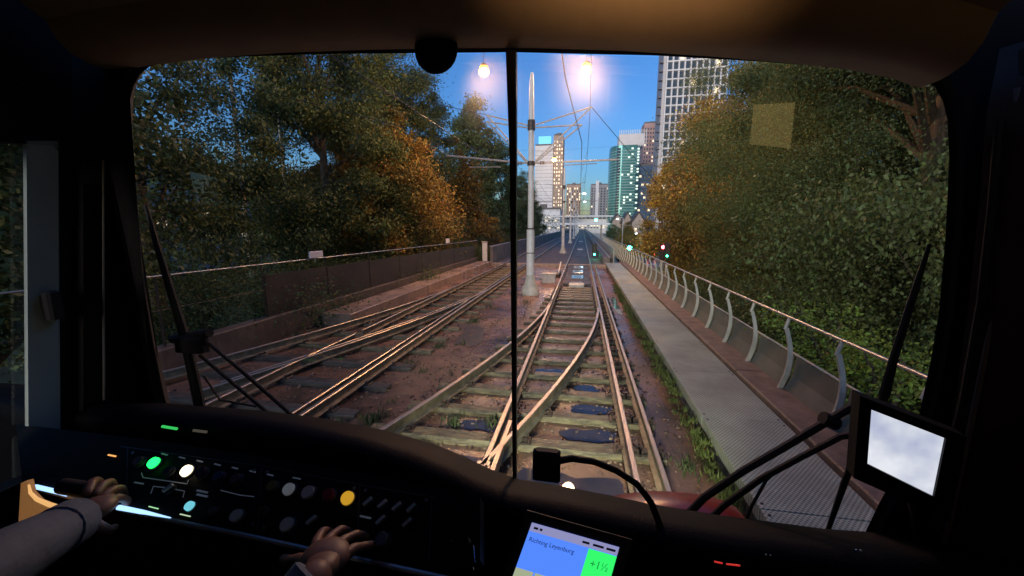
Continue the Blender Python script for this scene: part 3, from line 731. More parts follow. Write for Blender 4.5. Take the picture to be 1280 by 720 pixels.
# ================================================================== CITY
M_winlit = mat('lit_window', (.8, .7, .5), .3, emit=(1.0, .80, .55), es=.35, var=.05)
M_windk = mat('dark_window', (.05, .07, .09), .12, var=.3, scale=.3)
M_winblue = mat('blue_window', (.10, .16, .22), .1, var=.3, scale=.2, metal=.3)
def tower(name, label, x0, x1, y0, y1, h, wallm, rows, cols, sidecols, frac, seed, cell=(.62, .6), dark=None, winm=None, z0=GZ, side=1, rot=0, cat='tower', parent=None, sidefrac=None):
    """a building with modelled window openings on the face towards the tram and on one side"""
    q = random.Random(seed); cx, cy = (x0 + x1) / 2, (y0 + y1) / 2
    t = thing(name, label, cat, (cx, cy, z0))
    t.rotation_euler = (0, 0, rot)
    def B(b, nm, m): 
        o = b.build(nm, m, t); return o
    b = MB(); b.box(x0, x1, y0, y1, z0, h); B(b, 'wall', wallm)
    fr = MB(); lit = MB(); dk = MB()
    dz = (h - 3 - z0 - 4) / rows
    faces = [('f', cols)] + ([('s', sidecols)] if sidecols else [])
    for f, nc in faces:
        a0, a1 = (x0, x1) if f == 'f' else (y0, y1)
        da = (a1 - a0) / nc
        for r in range(rows):
            z = z0 + 4 + r * dz
            for c in range(nc):
                u0 = a0 + da * (c + (1 - cell[0]) / 2); u1 = u0 + da * cell[0]; v0, v1 = z + dz * (1 - cell[1]) / 2, z + dz * (1 + cell[1]) / 2
                ff = frac if f == 'f' or sidefrac is None else sidefrac
                tgt = lit if q.random() < ff else dk
                if f == 'f': tgt.box(u0, u1, y0 - .08, y0 - .02, v0, v1)
                else:
                    xs = x0 if side > 0 else x1
                    tgt.box(xs - .08 if side > 0 else xs + .02, xs - .02 if side > 0 else xs + .08, u0, u1, v0, v1)
        # floor bands
        for r in range(rows + 1):
            z = z0 + 4 + r * dz
            if f == 'f': fr.box(x0 - .1, x1 + .1, y0 - .25, y0 - .09, z - .12, z + .12)
            else:
                xs = x0 - .25 if side > 0 else x1 + .09
                fr.box(xs, xs + .16, y0, y1, z - .12, z + .12)
    B(fr, 'floor_band', wallm)
    if dk.v: o = B(dk, 'window', winm or M_windk); o['kind'] = 'stuff'
    if lit.v: o = B(lit, 'lit_window', M_winlit); o['kind'] = 'stuff'
    b = MB(); b.box(x0 + .3, x1 - .3, y0 + .3, y1 - .3, h, h + 1.2); b.box(cx - 2, cx + 2, cy - 2, cy + 2, h + 1.2, h + 3.4); B(b, 'roof', M_concd)
    return t
M_wwall = mat('white_facade', (.72, .72, .76), .6, scale=.1, var=.06)
M_gwall = mat('grey_facade', (.30, .29, .33), .6, scale=.1, var=.1)
M_bwall = mat('brown_facade', (.42, .30, .24), .7, scale=.1, var=.1)
M_brick = mat('pink_brick_facade', (.42, .27, .26), .7, scale=.15, var=.12)
M_teal = mat('teal_glass', (.10, .30, .30), .12, scale=.06, var=.25, metal=.35)
M_blue = mat('blue_glass', (.13, .2, .32), .15, scale=.06, var=.25, metal=.3)
def XX(px, y): return D(px, 283, y).x
def ZZ(px, py, y): return D(px, py, y).z
Y1 = 300
# white tower with golden lit side
t = tower('tower', 'pale white tower with a blue lit box on its roof, just right of the mast', XX(668, Y1), XX(690, Y1), Y1, Y1 + 22, ZZ(680, 182, Y1), M_wwall, 22, 4, 0, .0, 1, cell=(.9, .12), winm=M_gwall)
b = MB(); b.box(XX(672, Y1), XX(687, Y1), Y1 + 1, Y1 + 8, ZZ(680, 182, Y1), ZZ(680, 170, Y1)); b.build('roof_box', mat('blue_lit_sign', (.1, .5, .9), .4, emit=(.12, .55, 1.0), es=.3, var=.02), t)
tower('tower', 'narrow tower covered in golden lit windows, right of the white one', XX(690.3, Y1), XX(702, Y1), Y1 + 1, Y1 + 20, ZZ(696, 169, Y1), M_bwall, 24, 4, 0, .75, 2, cell=(.42, .5))
tower('apartment_tower', 'distant brown and white striped apartment tower, leftmost of the small middle pair', XX(707, 520), XX(725, 520), 520, 540, ZZ(716, 231, 520), M_bwall, 15, 6, 0, .35, 3, cell=(.4, .7))
t = tower('apartment_tower', 'distant dark grey tower with a white vertical stripe, over the green signal', XX(737, 480), XX(760, 480), 480, 500, ZZ(748, 231, 480), M_gwall, 16, 6, 0, .06, 4, cell=(.5, .6))
b = MB(); b.box(XX(743, 480), XX(747, 480), 478.5, 479.6, GZ, ZZ(745, 226, 480)); b.build('white_stripe', M_wwall, t)
# teal tower with curved end
t = thing('glass_tower', 'teal glass office tower with a rounded left end and a white finned crown', 'tower', (XX(782, Y1), Y1, GZ))
xa, xm, xb = XX(760, Y1), XX(784, Y1), XX(797, Y1); hT = ZZ(780, 181, Y1)
poly = [Vector((xa, Y1 + 22, GZ))] + [Vector((lin(xa, xa + 8, 1 - math.cos(a)), Y1 + 14 - 13 * math.sin(a), GZ)) for a in [R(9 * k) for k in range(11)]] + [Vector((xm + 4, Y1 + 1, GZ)), Vector((xb, Y1 + 6, GZ)), Vector((xb + 3, Y1 + 24, GZ))]
b = MB(); b.prism(poly, (0, 0, hT - GZ)); b.build('glass_wall', M_teal, t)
b = MB(); b.prism([p + Vector(((p.x < xa + 3) * -.1, -.15, 0)) for p in poly], (0, 0, .35)); base = b.v
fb = MB()
for r in range(26):
    z = 6 + r * (hT - 8) / 26
    fb.add([(x, y, zz - GZ + z) for x, y, zz in base], b.f)
fb.build('floor_band', mat('teal_band', (.32, .46, .45), .4, scale=.2, var=.1), t)
lw = MB(); q = random.Random(9)
for r in range(26):
    z = 6.9 + r * (hT - 8) / 26
    for c in range(6):
        x = xm - 6 + c * 2.2
        if q.random() < (.45 if c > 2 else .12): lw.box(x, x + 1.5, Y1 + .85 if x < xm + 2 else Y1 + 2.6, Y1 + .95 if x < xm + 2 else Y1 + 2.7, z, z + 1.2)
o = lw.build('lit_window', mat('lit_window_teal', (.8, .9, .8), .3, emit=(.75, 1, .85), es=.3, var=.05), t); o['kind'] = 'stuff'
dk = MB()
for r in range(26): dk.box(xm - 9.5, xm - 6.7, Y1 + .8, Y1 + .92, 6.7 + r * (hT - 8) / 26, 8.1 + r * (hT - 8) / 26)
o = dk.build('window', M_windk, t); o['kind'] = 'stuff'
b = MB(); b.box(xm - 8, xb + 2, Y1 + 4, Y1 + 22, hT, ZZ(780, 166, Y1))
for k in range(16): b.box(xm - 8.2 + k * 1.25, xm - 7.8 + k * 1.25, Y1 + 3.3, Y1 + 3.9, hT - 1, ZZ(780, 161, Y1))
b.build('crown_fins', M_wwall, t)
t = tower('glass_tower', 'blue glass office block stepping down right of the teal tower', XX(797.5, Y1), XX(817, Y1), Y1 + 8, Y1 + 30, ZZ(805, 205, Y1), M_blue, 14, 6, 0, .1, 6, cell=(.85, .5), winm=M_winblue)
tower('brick_tower', 'pinkish brick tower behind the teal tower, beside the tall gridded one', XX(799, 360), XX(822, 360), 360, 380, ZZ(810, 154, 360), M_brick, 26, 7, 0, .12, 7, cell=(.5, .5))
# tall gridded white tower
y6 = 210
x0, x1 = XX(822, y6), XX(893, y6); h6 = 105
t = thing('gridded_tower', 'very tall white tower with a square window grid and small balconies, above the orange tree', 'tower', (x0, y6, GZ))
b = MB(); b.box(x0, x1, y6, y6 + 25, GZ, h6); b.build('wall', M_gwall, t)
g = MB(); dxw = (x1 - x0) / 10
for c in range(11): g.box(x0 + c * dxw - .28, x0 + c * dxw + .28, y6 - .7, y6 - .02, GZ, h6)
for r in range(27): g.box(x0, x1, y6 - .66, y6 - .03, GZ + r * 4.0 - .3, GZ + r * 4.0 + .3)
g.build('facade_grid', M_wwall, t)
w = MB(); wl = MB(); q = random.Random(3)
for c in range(10):
    for r in range(27): (wl if q.random() < .06 else w).box(x0 + c * dxw + .5, x0 + (c + 1) * dxw - .5, y6 - .12, y6 - .04, GZ + r * 4 + .6, GZ + r * 4 + 3.4)
w.build('window', M_windk, t)['kind'] = 'stuff'; wl.build('lit_window', M_winlit, t)['kind'] = 'stuff'
b = MB(); b.box(x0 - 1.6, x0 - .3, y6 + .2, y6 + 3, GZ, h6); b.build('corner_pier', mat('pier_grey', (.5, .48, .5), .6), t)
bal = MB()
for r in range(27): bal.bbox(x0 - 3.2, x0 - 1.62, y6 + .1, y6 + 2.4, GZ + r * 4, GZ + r * 4 + .35, .05); bal.box(x0 - 3.2, x0 - 3.1, y6 + .1, y6 + 2.4, GZ + r * 4 + .36, GZ + r * 4 + 1.2)
bal.build('balcony', mat('balcony_dark', (.2, .18, .2), .6), t)['kind'] = 'stuff'
# long apartment block left behind the trees, lit windows twinkle through the leaves
tower('apartment_block', 'long low block behind the left trees, its lit windows glimpsed between leaves', -62, -48, 2, 120, 9, M_gwall, 4, 5, 42, .3, 21, cell=(.4, .5), side=-1, cat='building', sidefrac=.35)
tower('apartment_block', 'low block behind the right trees, its lit windows glimpsed between leaves', 54, 66, 0, 110, 10, M_gwall, 4, 5, 42, .3, 22, cell=(.4, .5), side=1, cat='building', sidefrac=.3)
# low white building and houses
tower('low_building', 'low white building with banded floors left of the far mast', XX(655, 220), XX(700, 220), 220, 236, ZZ(690, 262, 220), M_wwall, 4, 12, 0, .25, 31, cell=(.7, .4), cat='building')
tower('low_building', 'low white block behind the footbridge at the end of the tracks', XX(704, 330), XX(764, 330), 330, 342, ZZ(730, 274, 330), M_wwall, 3, 16, 0, .4, 32, cell=(.6, .5), cat='building')
def house(x0, x1, y, hw, hr, label):
    t = thing('gabled_house', label, 'house', ((x0 + x1) / 2, y, GZ), 'gabled houses right of the far tracks')
    b = MB(); b.box(x0, x1, y, y + 10, GZ, hw); b.prism([(x0, y, hw), (x1, y, hw), ((x0 + x1) / 2, y, hr)], (0, 10, 0)); b.build('wall', mat('house_wall', (.45, .36, .3), .7, var=.15), t)
    cx = (x0 + x1) / 2
    b = MB(); e = .4
    b.prism([(x0 - e, y - .4, hw - .3), (cx, y - .4, hr + .15), (cx, y - .4, hr + .45), (x0 - e - .2, y - .4, hw - .1)], (0, 10.8, 0))
    b.prism([(x1 + e, y - .4, hw - .3), (x1 + e + .2, y - .4, hw - .1), (cx, y - .4, hr + .45), (cx, y - .4, hr + .15)], (0, 10.8, 0)); b.build('roof', mat('roof_dark', (.07, .06, .065), .6), t)
    w_ = (x1 - x0)
    for k in range(2):
        for r in range(2):
            b = MB(); b.box(x0 + w_ * (.18 + .4 * k), x0 + w_ * (.38 + .4 * k), y - .1, y - .02, GZ + 1 + 2.8 * r, GZ + 2.5 + 2.8 * r); b.build('window', M_winlit if (k + r) % 2 else M_windk, t)
for k, (pa, pb, y, pw, pr, lab) in enumerate(((765, 778, 140, 277, 268, 'small house with a dark pitched roof, leftmost of the gabled three'), (778, 790, 135, 278, 266, 'warmly lit gabled house in the middle of three'), (790, 806, 130, 278, 266, 'gabled house next to the orange tree, rightmost of three'))):
    house(XX(pa, y), XX(pb, y), y, ZZ(pa, pw, y), ZZ(pa, pr, y), lab)
# footbridge across the end
t = thing('footbridge', 'white footbridge with two bright bands crossing above the far tracks', 'bridge', (-5, 190, GZ))
b = MB(); za = ZZ(720, 281, 190); zb = ZZ(720, 271, 190); b.box(-28, 16, 190, 193, za, za + .9); b.build('deck', M_wwall, t)
b = MB(); b.box(-28, 16, 190, 193, zb, zb + .6); b.build('roof', M_wwall, t)
b = MB()
for k in range(23): b.box(-27 + k * 1.9, -26.8 + k * 1.9, 190.1, 190.3, za + .9, zb)
b.build('railing', M_galv, t)
for xx in (-26, -9.5, 8.5): b = MB(); b.box(xx, xx + .8, 191, 192, GZ, za); b.build('pier', M_conc, t)
# ------------------------------------------------------------------ signals, car, street lights
def emis(name, c, s): return mat(name, tuple(v * .3 for v in c), .4, emit=c, es=s * .5, var=.01)
def signal(px, py, y, col, label, pole_to=GZ, r=.16):
    p = D(px, py, y); t = thing('traffic_signal', label, 'traffic light', (p.x, p.y, pole_to), 'traffic lights ahead')
    b = MB(); b.tube([(p.x, p.y + .15, pole_to), (p.x, p.y + .15, p.z - .5)], .06, 8); b.build('pole', M_galv, t)
    b = MB(); up = {'g': .8, 'r': .2}[col]; b.bbox(p.x - .17, p.x + .17, p.y + .02, p.y + .2, p.z - .2 - (.6 if col == 'r' else 0), p.z + .2 + (.6 if col == 'g' else 0), .03); b.build('housing', mat('signal_black', (.02, .02, .02), .5), t)
    b = MB(); b.disc((p.x, p.y + .02, p.z), (0, -1, 0), r, .03, 16)
    b.build('lens', emis('green_signal', (.02, 1.0, .42), 70) if col == 'g' else emis('red_signal', (1.0, .04, .06), 50), t)
signal(787, 310, 62, 'g', 'green traffic light above the road, leftmost of the pair past the fence', r=.34)
signal(805, 311, 34, 'g', 'green traffic light above the road, right one of the pair past the fence', r=.12)
signal(829, 309, 25, 'r', 'red traffic light under the orange tree', r=.10)
signal(834, 320, 24, 'g', 'small green traffic light just below the red one', r=.045)
signal(745, 275, 150, 'g', 'green tram signal hung in front of the footbridge', pole_to=DZ, r=.5)
signal(743, 318, 30, 'g', 'low green trackside signal by the right rail past the beam', pole_to=DZ, r=.06)
def far_lamp(px, py, y, lab, r=.2, c=(.8, .9, 1.0), s=9, arm=1.2):
    p = D(px, py, y); t = thing('street_light', lab, 'street light', (p.x, p.y, GZ), 'white street lights in the distance')
    b = MB(); b.tube([(p.x + arm, p.y, GZ), (p.x + arm, p.y, p.z + .1), (p.x + arm * .8, p.y, p.z + .35), (p.x, p.y, p.z + r + .05)], .07, 8); b.build('pole', M_mast, t, True)
    b = MB(); b.ball(p, r, 1.6, 1, .5, 10, 6); b.build('lamp_head', emis('white_lamp', c, s), t, True)
far_lamp(730, 242, 230, 'white street light high over the tracks, upper one of the far pair', .7)
far_lamp(731, 252, 260, 'white street light over the tracks, lower one of the far pair', .6)
far_lamp(772, 274, 90, 'street light with a curved arm in front of the gabled houses', .2, s=3)
far_lamp(795, 292, 80, 'warm street light low among the shrubs past the houses', .15, s=6)
def car(px, py, y, label, paint):
    c = D(px, py, y); x, y = c.x, c.y; z = GZ + .025
    t = thing('car', label, 'car', (x, y, z), 'cars on the road')
    prof = [(-2.1, .35), (-2.12, .75), (-1.95, .95), (-1.55, 1.0), (-1.0, 1.45), (.45, 1.48), (1.15, 1.0), (1.9, .88), (2.12, .6), (2.1, .35)]
    b = MB(); rows = []
    for sx, ins in ((-.86, .14), (-.84, 0), (.84, 0), (.86, .14)):
        rows.append([Vector((x + (sx * (.84 if v > 1.1 else 1)), y + u * (1 - .02 * (abs(sx) > .85)), z + v)) for u, v in prof])
    b.grid(rows); b.add(rows[0], [tuple(range(10))]); b.add(rows[-1], [tuple(range(9, -1, -1))]); b.build('body', paint, t)
    b = MB(); b.prism([(x - .62, y - 1.56, z + 1.02), (x + .62, y - 1.56, z + 1.02), (x + .56, y - 1.07, z + 1.42), (x - .56, y - 1.07, z + 1.42)], (0, -.03, .02)); b.build('rear_window', M_windk, t)
    for s in (-1, 1):
        b = MB(); b.prism([(x + s * .865, y - 1.3, z + 1.0), (x + s * .865, y + .95, z + 1.0), (x + s * .74, y + .4, z + 1.4), (x + s * .74, y - .95, z + 1.4)], (s * .02, 0, 0)); b.build('side_window', M_windk, t)
        b = MB(); b.box(x + s * .62 - .17, x + s * .62 + .17, y - 2.17, y - 2.11, z + .68, z + .88); b.build('tail_light', emis('tail_red', (1, .05, .04), 9), t)
        for yy in (-1.3, 1.3):
            b = MB(); b.disc((x + s * .7, y + yy, z + .32), (s, 0, 0), .32, .2, 18); w = b.build('wheel', mat('tyre', (.02, .02, .02), .7), t)
            b = MB(); b.disc((x + s * .905, y + yy, z + .32), (s, 0, 0), .2, .01, 12); b.build('rim', M_galv, w, origin=None)
    b = MB(); b.box(x - .25, x + .25, y - 2.16, y - 2.13, z + .5, z + .62); b.build('number_plate', mat('plate_yellow', (.7, .55, .05), .5), t)
car(778, 322, 69, 'pale car with red tail lights driving away beyond the right fence', mat('car_silver', (.5, .52, .55), .25, .5))
car(812, 316, 74, 'dark car under the green traffic lights beyond the right fence', mat('car_dark', (.03, .04, .05), .2, .3))

exec_cab = True
# ================================================================== THE TRAM CAB
M_blk = mat('cab_black', (.007, .0065, .008), .65, spec=.3, var=.3, scale=5, bump=.15, bscale=200)
M_blk2 = mat('cab_dark_plastic', (.020, .019, .024), .45, var=.2, scale=8, bump=.1, bscale=250)
M_rub = mat('rubber', (.012, .011, .012), .7, var=.2)
M_tan = mat('header_vinyl', (.60, .42, .27), .38, var=.12, scale=4)
M_trim = mat('brown_trim', (.07, .032, .024), .45, var=.2, scale=4)
cab = thing('tram_cab', 'dark tram driving cab seen from inside with its windscreen surround and pillars', 'tram', (0, .9, .4))
YW = 1.0
outl = [(205, 500), (192, 440), (180, 370), (170, 290), (163, 220), (159, 160), (160, 128), (165, 108), (173, 93), (185, 83), (205, 77), (260, 72), (400, 67), (640, 65), (820, 69), (960, 77), (1060, 85), (1120, 91), (1150, 97), (1170, 108), (1180, 126), (1186, 150),
        (1188, 200), (1183, 300), (1175, 390), (1165, 450), (1150, 520), (1128, 580), (1100, 630), (1076, 680), (1070, 720), (900, 740), (640, 740), (400, 640), (230, 560)]
inn = [D(x, y, YW) for x, y in outl]
cx, cz = -.3, 2.1
def outer(p, big):
    dx, dz = p.x - cx, p.z - cz
    s = min(abs((1.22 if dx > 0 else 1.2) / dx) if dx else 9, abs((.95 if dz > 0 else 1.25) / dz) if dz else 9)
    if dx > 0: pass
    return Vector((cx + dx * s * big, 0, cz + dz * s * big))
def off(p, d):  
    v = Vector((p.x - cx, 0, p.z - cz)); return Vector((p.x, 0, p.z)) + v.normalized() * d
rows = [[off(p, .08) + Vector((0, YW + .07, 0)) for p in inn], [Vector((p.x, YW - .0, p.z)) for p in inn]]
rows.append([off(p, .012) + Vector((0, YW - .018, 0)) for p in inn])
rows.append([off(p, .05) + Vector((0, YW - .022, 0)) for p in inn])
rows.append([off(p, .065) + Vector((0, YW - .0, 0)) for p in inn])
clampx = lambda p: Vector((max(-1.47, min(1.30, p.x)), p.y, p.z))
rows.append([clampx(off(p, .75)) + Vector((0, YW - .0, 0)) for p in inn])
b = MB(); b.grid(rows, True); b.build('windscreen_surround', M_blk, cab, True)
b = MB(); b.grid([[off(p, .001) + Vector((0, YW + .004, 0)) for p in inn], [off(p, .01) + Vector((0, YW - .02, 0)) for p in inn]], True); b.build('rubber_seal', M_rub, cab)
# glass
M_ws = glass_mat('windscreen_glass', (.88, .89, .88), 1.2, dirt=.08)
b = MB(); g0 = [off(p, .01) + Vector((0, YW + .03, 0)) for p in inn]; b.add(g0, [tuple(range(len(g0)))])
b.build('windscreen', M_ws, cab)
# centre mullion
b = MB()
b.prism([D(632, 62, YW - .01), D(645, 62, YW - .01), D(645, 620, YW - .01), D(641, 620, YW - .01), D(637, 200, YW - .01)], (0, .02, 0)); b.build('mullion', mat('mullion_m', (.05, .045, .05), .4), cab)
# header: rolled panel above the windscreen
hx = [(110, 80), (160, 70), (240, 60), (330, 53), (430, 49), (540, 46), (660, 45), (780, 48), (900, 55), (1000, 63), (1080, 71), (1140, 82), (1185, 96)]
rows = []
for (px, py) in hx:
    p = D(px, py, .93); col = []
    for (dy, dz) in ((.06, .0), (.02, .0), (0, .002), (-.035, .012), (-.06, .035), (-.072, .06), (-.078, .075), (-.10, .085), (-.14, .105), (-.22, .15), (-.34, .19), (-.5, .21)):
        col.append(p + Vector((0, dy, dz)))
    rows.append(col)
b = MB(); b.grid(rows); b.build('header_panel', M_tan, cab, True)
b = MB(); b.box(-1.6, 1.3, -.8, .34, 3.04, 3.08); b.build('ceiling', M_blk, cab)
b = MB(); b.tube([(.10, .12, 3.04), (.10, .12, 2.60), (.10, .14, 2.585), (.10, .20, 2.60)], [.008, .008, .014, .02], 12); b.build('header_fill_lamp', M_blk2, cab)  # unseen lamp arm, added only as a mount for the spot below
l = bpy.data.lights.new('header_fill_spot', 'SPOT'); l.energy = 1.9; l.color = (1, .62, .30); l.spot_size = R(64); l.spot_blend = 1.0; l.shadow_soft_size = .012  # added warm spot out of view, there to brighten the header panel
lo = bpy.data.objects.new('header_fill_spot', l); scene.collection.objects.link(lo); lo.location = (.10, .22, 2.62)
lo.rotation_euler = Vector((.0, .62, .27)).to_track_quat('-Z', 'Y').to_euler()
# right trims
for pts, r_, m in (([(1284, 60), (1280, 130), (1268, 250), (1252, 380), (1228, 520), (1200, 640), (1180, 730)], .010, M_trim), ([(1272, 110), (1268, 180), (1262, 250), (1245, 380), (1216, 520), (1190, 640), (1168, 730)], .005, mat('trim_grey', (.25, .18, .16), .3)),
                   ([(1250, 150), (1240, 260), (1226, 380), (1204, 500), (1180, 600), (1150, 730)], .007, M_blk2)):
    b = MB(); b.tube([D(x, y, .93) for x, y in pts], r_, 8); b.build('pillar_trim', m, cab, True)
b = MB(); rows = []
for (x, y) in [(1320, 40), (1300, 130), (1288, 250), (1272, 380), (1250, 520), (1225, 640), (1205, 760)]:
    p = D(x, y, .90); rows.append([p + Vector((-.03, .06, 0)), p + Vector((0, 0, 0)), p + Vector((.10, -.1, 0)), p + Vector((.2, -.3, 0))])
b.grid(rows); b.build('right_wall_panel', M_trim, cab, True)
# black sensor dome hanging from the header
t = thing('mirror_housing', 'black rounded housing hanging from the header left of the mullion', 'housing', D(545, 60, .96))
b = MB(); c = D(545, 62, .96); b.ball(c, .055, 1, .45, 1, 18, 12); b.build('shell', M_blk, t, True)
b = MB(); b.box(c.x - .03, c.x + .03, c.y - .02, c.y + .03, c.z + .03, c.z + .09); b.build('bracket', M_blk2, t)
# left side wall with door window
XWL = -1.45
def wp(px, py): return W(px, py, XWL)
wl = [wp(-60, 178), wp(66, 182), wp(73, 190), wp(73, 420), wp(64, 590), wp(30, 602), wp(-60, 610)]
b = MB()
top = 3.1; bot = .3
f0 = [Vector((XWL, 1.05, top)), Vector((XWL, 1.05, bot))]
# ring built as quads from window edge to wall edge
edge = [Vector((XWL, -.8, top)), Vector((XWL, wl[1].y, top)), Vector((XWL, 1.05, top)), Vector((XWL, 1.05, 2.0)), Vector((XWL, 1.05, bot)), Vector((XWL, wl[5].y, bot)), Vector((XWL, -.8, bot))]
back = [Vector((XWL, -.6, wl[0].z)), Vector((XWL, -.6, wl[-1].z))]
wl2 = [Vector((XWL, .62, wl[0].z + .0)), wl[1], wl[2], wl[3], wl[4], wl[5], Vector((XWL, .60, wl[5].z))]
b.grid([wl2, edge]); b.grid([[p + Vector((-.05, 0, 0)) for p in wl2], wl2])
b.add([wl2[0], edge[0], edge[-1], wl2[-1]], [(0, 1, 2, 3)])
b.build('left_side_wall', M_blk, cab)
b = MB(); b.prism([wp(33, 176), wp(73, 176), wp(76, 600), wp(36, 600)], (-.012, 0, 0)); b.build('door_edge_strip', mat('pale_rubber', (.62, .70, .66), .5, var=.1, scale=3), cab)
b = MB(); b.bbox(-.02, .02, -.012, .012, 0, .1, .004); b = MB()
l0 = wp(61, 381); b.bbox(XWL, XWL + .03, l0.y - .016, l0.y + .016, l0.z - .04, l0.z + .04, .006); b.build('window_latch', M_blk2, cab)
b = MB(); b.add([Vector((XWL - .03, p.y, p.z)) for p in wl2], [tuple(range(7))]); b.build('side_window', glass_mat('side_glass', (.75, .8, .78), 1.4), cab)
b = MB(); b.tube([W(129, 200, XWL + .03), W(130, 500, XWL + .03)], .0028, 6); b.build('pillar_edge', mat('edge_alu', (.35, .34, .34), .35, .6), cab)
b = MB(); rows = []
for py in (60, 140, 230, 320, 420, 520): rows.append([W(90, py, XWL + .0) , W(104, py, XWL + .02), D(135, py, .97), D(158 + (py - 60) * .07, py, .985)])
b.grid(rows); b.build('corner_pillar', M_blk, cab, True)
# rear partition with lit saloon window (it shows as the amber reflection in the windscreen)
YR = -.75; yv = 2 * (YW + .03) - YR
cor = [D(948, 80, yv), D(1052, 76, yv), D(1046, 192, yv), D(938, 180, yv)]
cor = [Vector((p.x, YR, p.z)) for p in cor]
b = MB(); b.prism(cor, (0, -.01, 0)); b.build('saloon_window', mat('saloon_glow', (.9, .7, .3), .4, emit=(1.0, .74, .26), es=.6, var=.05, scale=2), cab)
xa_, xb_, za_, zb_ = min(p.x for p in cor) - .01, max(p.x for p in cor) + .01, min(p.z for p in cor) - .01, max(p.z for p in cor) + .01
b = MB(); b.box(-1.6, 2.6, YR - .05, YR - .012, .3, 3.4)
b.build('rear_partition', M_blk, cab)
b = MB(); b.box(1.28, 1.32, -.75, .99, .42, 3.1); b.build('right_side_wall', M_blk, cab)
b = MB(); b.box(-1.5, 1.25, -.75, .98, .42, .46); b.build('floor', M_blk2, cab)
# red front bonnet outside
b = MB(); rows = []
for k in range(13):
    u = k / 12; px = 752 + u * 190; p = D(px, 650 - 19 * math.sin(math.pi * u) ** .6 + u * 10, 1.12)
    rows.append([p + Vector((0, .3, -.2)), p + Vector((0, .12, -.03)), p, p + Vector((0, -.05, -.02)), p + Vector((0, -.07, -.3))])
b.grid(rows); b.build('red_bonnet', mat('red_paint', (.35, .02, .02), .3, var=.1), cab, True)
# wipers
YO = 1.10
t = thing('windscreen_wiper', 'black wiper standing upright outside the left of the windscreen', 'wiper', D(240, 430, YO), 'windscreen wipers')
b = MB(); b.tube([D(182, 256, YO), D(196, 306, YO), D(214, 365, YO), D(232, 425, YO), D(244, 480, YO), D(252, 520, YO)], [.007, .010, .013, .016, .017, .017], 8); b.build('blade', M_rub, t, True)
b = MB(); p = D(238, 430, YO - .01); b.bbox(p.x - .06, p.x + .055, p.y - .015, p.y + .03, p.z - .03, p.z + .03, .01); b.tube([D(216, 424, YO), D(262, 416, YO)], .016, 8); b.build('bracket', M_rub, t)
for a in ([(250, 420), (300, 462), (350, 506), (388, 540)], [(250, 444), (290, 478), (330, 512), (362, 542)]):
    b = MB(); b.tube([D(x, y, YO) for x, y in a], .0065, 8); b.build('arm', M_rub, t, True)
b = MB(); b.tube([D(255, 470, YO), D(275, 500, YO), D(320, 508, YO)], .004, 6); b.build('hose', M_rub, t, True)
t = thing('windscreen_wiper', 'black double-armed wiper lying diagonally outside the lower right of the windscreen', 'wiper', D(970, 590, YO), 'windscreen wipers')
for a, r_ in (([(840, 664), (880, 622), (930, 588), (985, 556), (1035, 526), (1062, 510), (1090, 500)], .011), ([(872, 664), (905, 632), (952, 598), (1000, 572), (1050, 546), (1090, 540)], .009)):
    b = MB(); b.tube([D(x, y, YO) for x, y in a], r_, 8); b.build('arm', M_rub, t, True)
b = MB(); b.tube([D(1162, 305, YO), D(1140, 375, YO), D(1118, 445, YO), D(1105, 495, YO)], [.004, .008, .009, .012], 8); b.tube([D(1105, 495, YO), D(1078, 545, YO), D(1055, 605, YO), D(1029, 680, YO)], [.010, .009, .008, .005], 8); b.build('blade', M_rub, t, True)
b = MB(); b.tube([D(978, 582, YO), D(958, 600, YO), D(940, 632, YO), D(930, 656, YO)], .0045, 6); b.build('hose', M_rub, t, True)
b = MB(); b.tube([D(1028, 522, YO), D(1046, 530, YO)], .018, 8); b.build('clamp', M_rub, t, True)

# ------------------------------------------------------------------ control desk
desk = thing('control_desk', 'dark curved driver desk with lit push buttons below the windscreen', 'control desk', (-.3, .7, .46))
hood = [(-60, 478), (20, 486), (60, 496), (120, 503), (200, 510), (290, 517), (370, 528), (450, 544), (520, 564), (565, 583), (600, 600), (640, 614), (700, 624), (760, 636), (830, 651), (920, 666), (1000, 677), (1080, 688), (1160, 694), (1300, 700)]
rows = []
for (px, py) in hood:
    p = D(px, py, .86)
    back = Vector((p.x, .985, p.z - .055))
    lip = p + Vector((0, -.05, -.006))
    col = [back, p, p + Vector((0, -.02, .0)), lip, lip + Vector((0, -.012, -.012)), lip + Vector((0, -.02, -.05)), lip + Vector((0, -.0, -.22)), lip + Vector((0, -.0, -.8))]
    rows.append(col)
b = MB(); b.grid(rows); b.build('hood', mat('hood_plastic', (.003, .0032, .005), .6, spec=.1, var=.2, scale=6, bump=.1, bscale=220), desk, True)
PN = Vector((0, -.574, .819)); P0 = Vector((0, .6, 1.67))
def dp(px, py): return onplane(px, py, P0, PN)
pan = [dp(28, 606), dp(158, 634), dp(300, 662), dp(470, 698), dp(540, 712), dp(600, 700), dp(600, 620), dp(480, 596), dp(300, 566), dp(150, 545), dp(20, 530)]
b = MB(); b.prism(pan, PN * -.05); b.build('button_panel', mat('desk_panel', (.007, .007, .008), .6, spec=.12, var=.2, scale=5), desk)
b = MB(); b.box(-1.42, -.2, .0, .0, 0, 0) if False else None
er = [(36, 608), (85, 620), (150, 637), (210, 650), (300, 668), (400, 690), (470, 704), (560, 724)]
b.tube([dp(x, y) for x, y in er], .0055, 8); b.build('edge_rail', mat('edge_rail_m', (.4, .42, .46), .25, .7, var=.1), desk, True)
M_led = emis('cold_led', (.35, .60, 1.0), 1.1)
b = MB(); b.tube([dp(46, 609) + PN * .004, dp(88, 619) + PN * .004], .0048, 8); b.build('led_strip', M_led, desk, True)
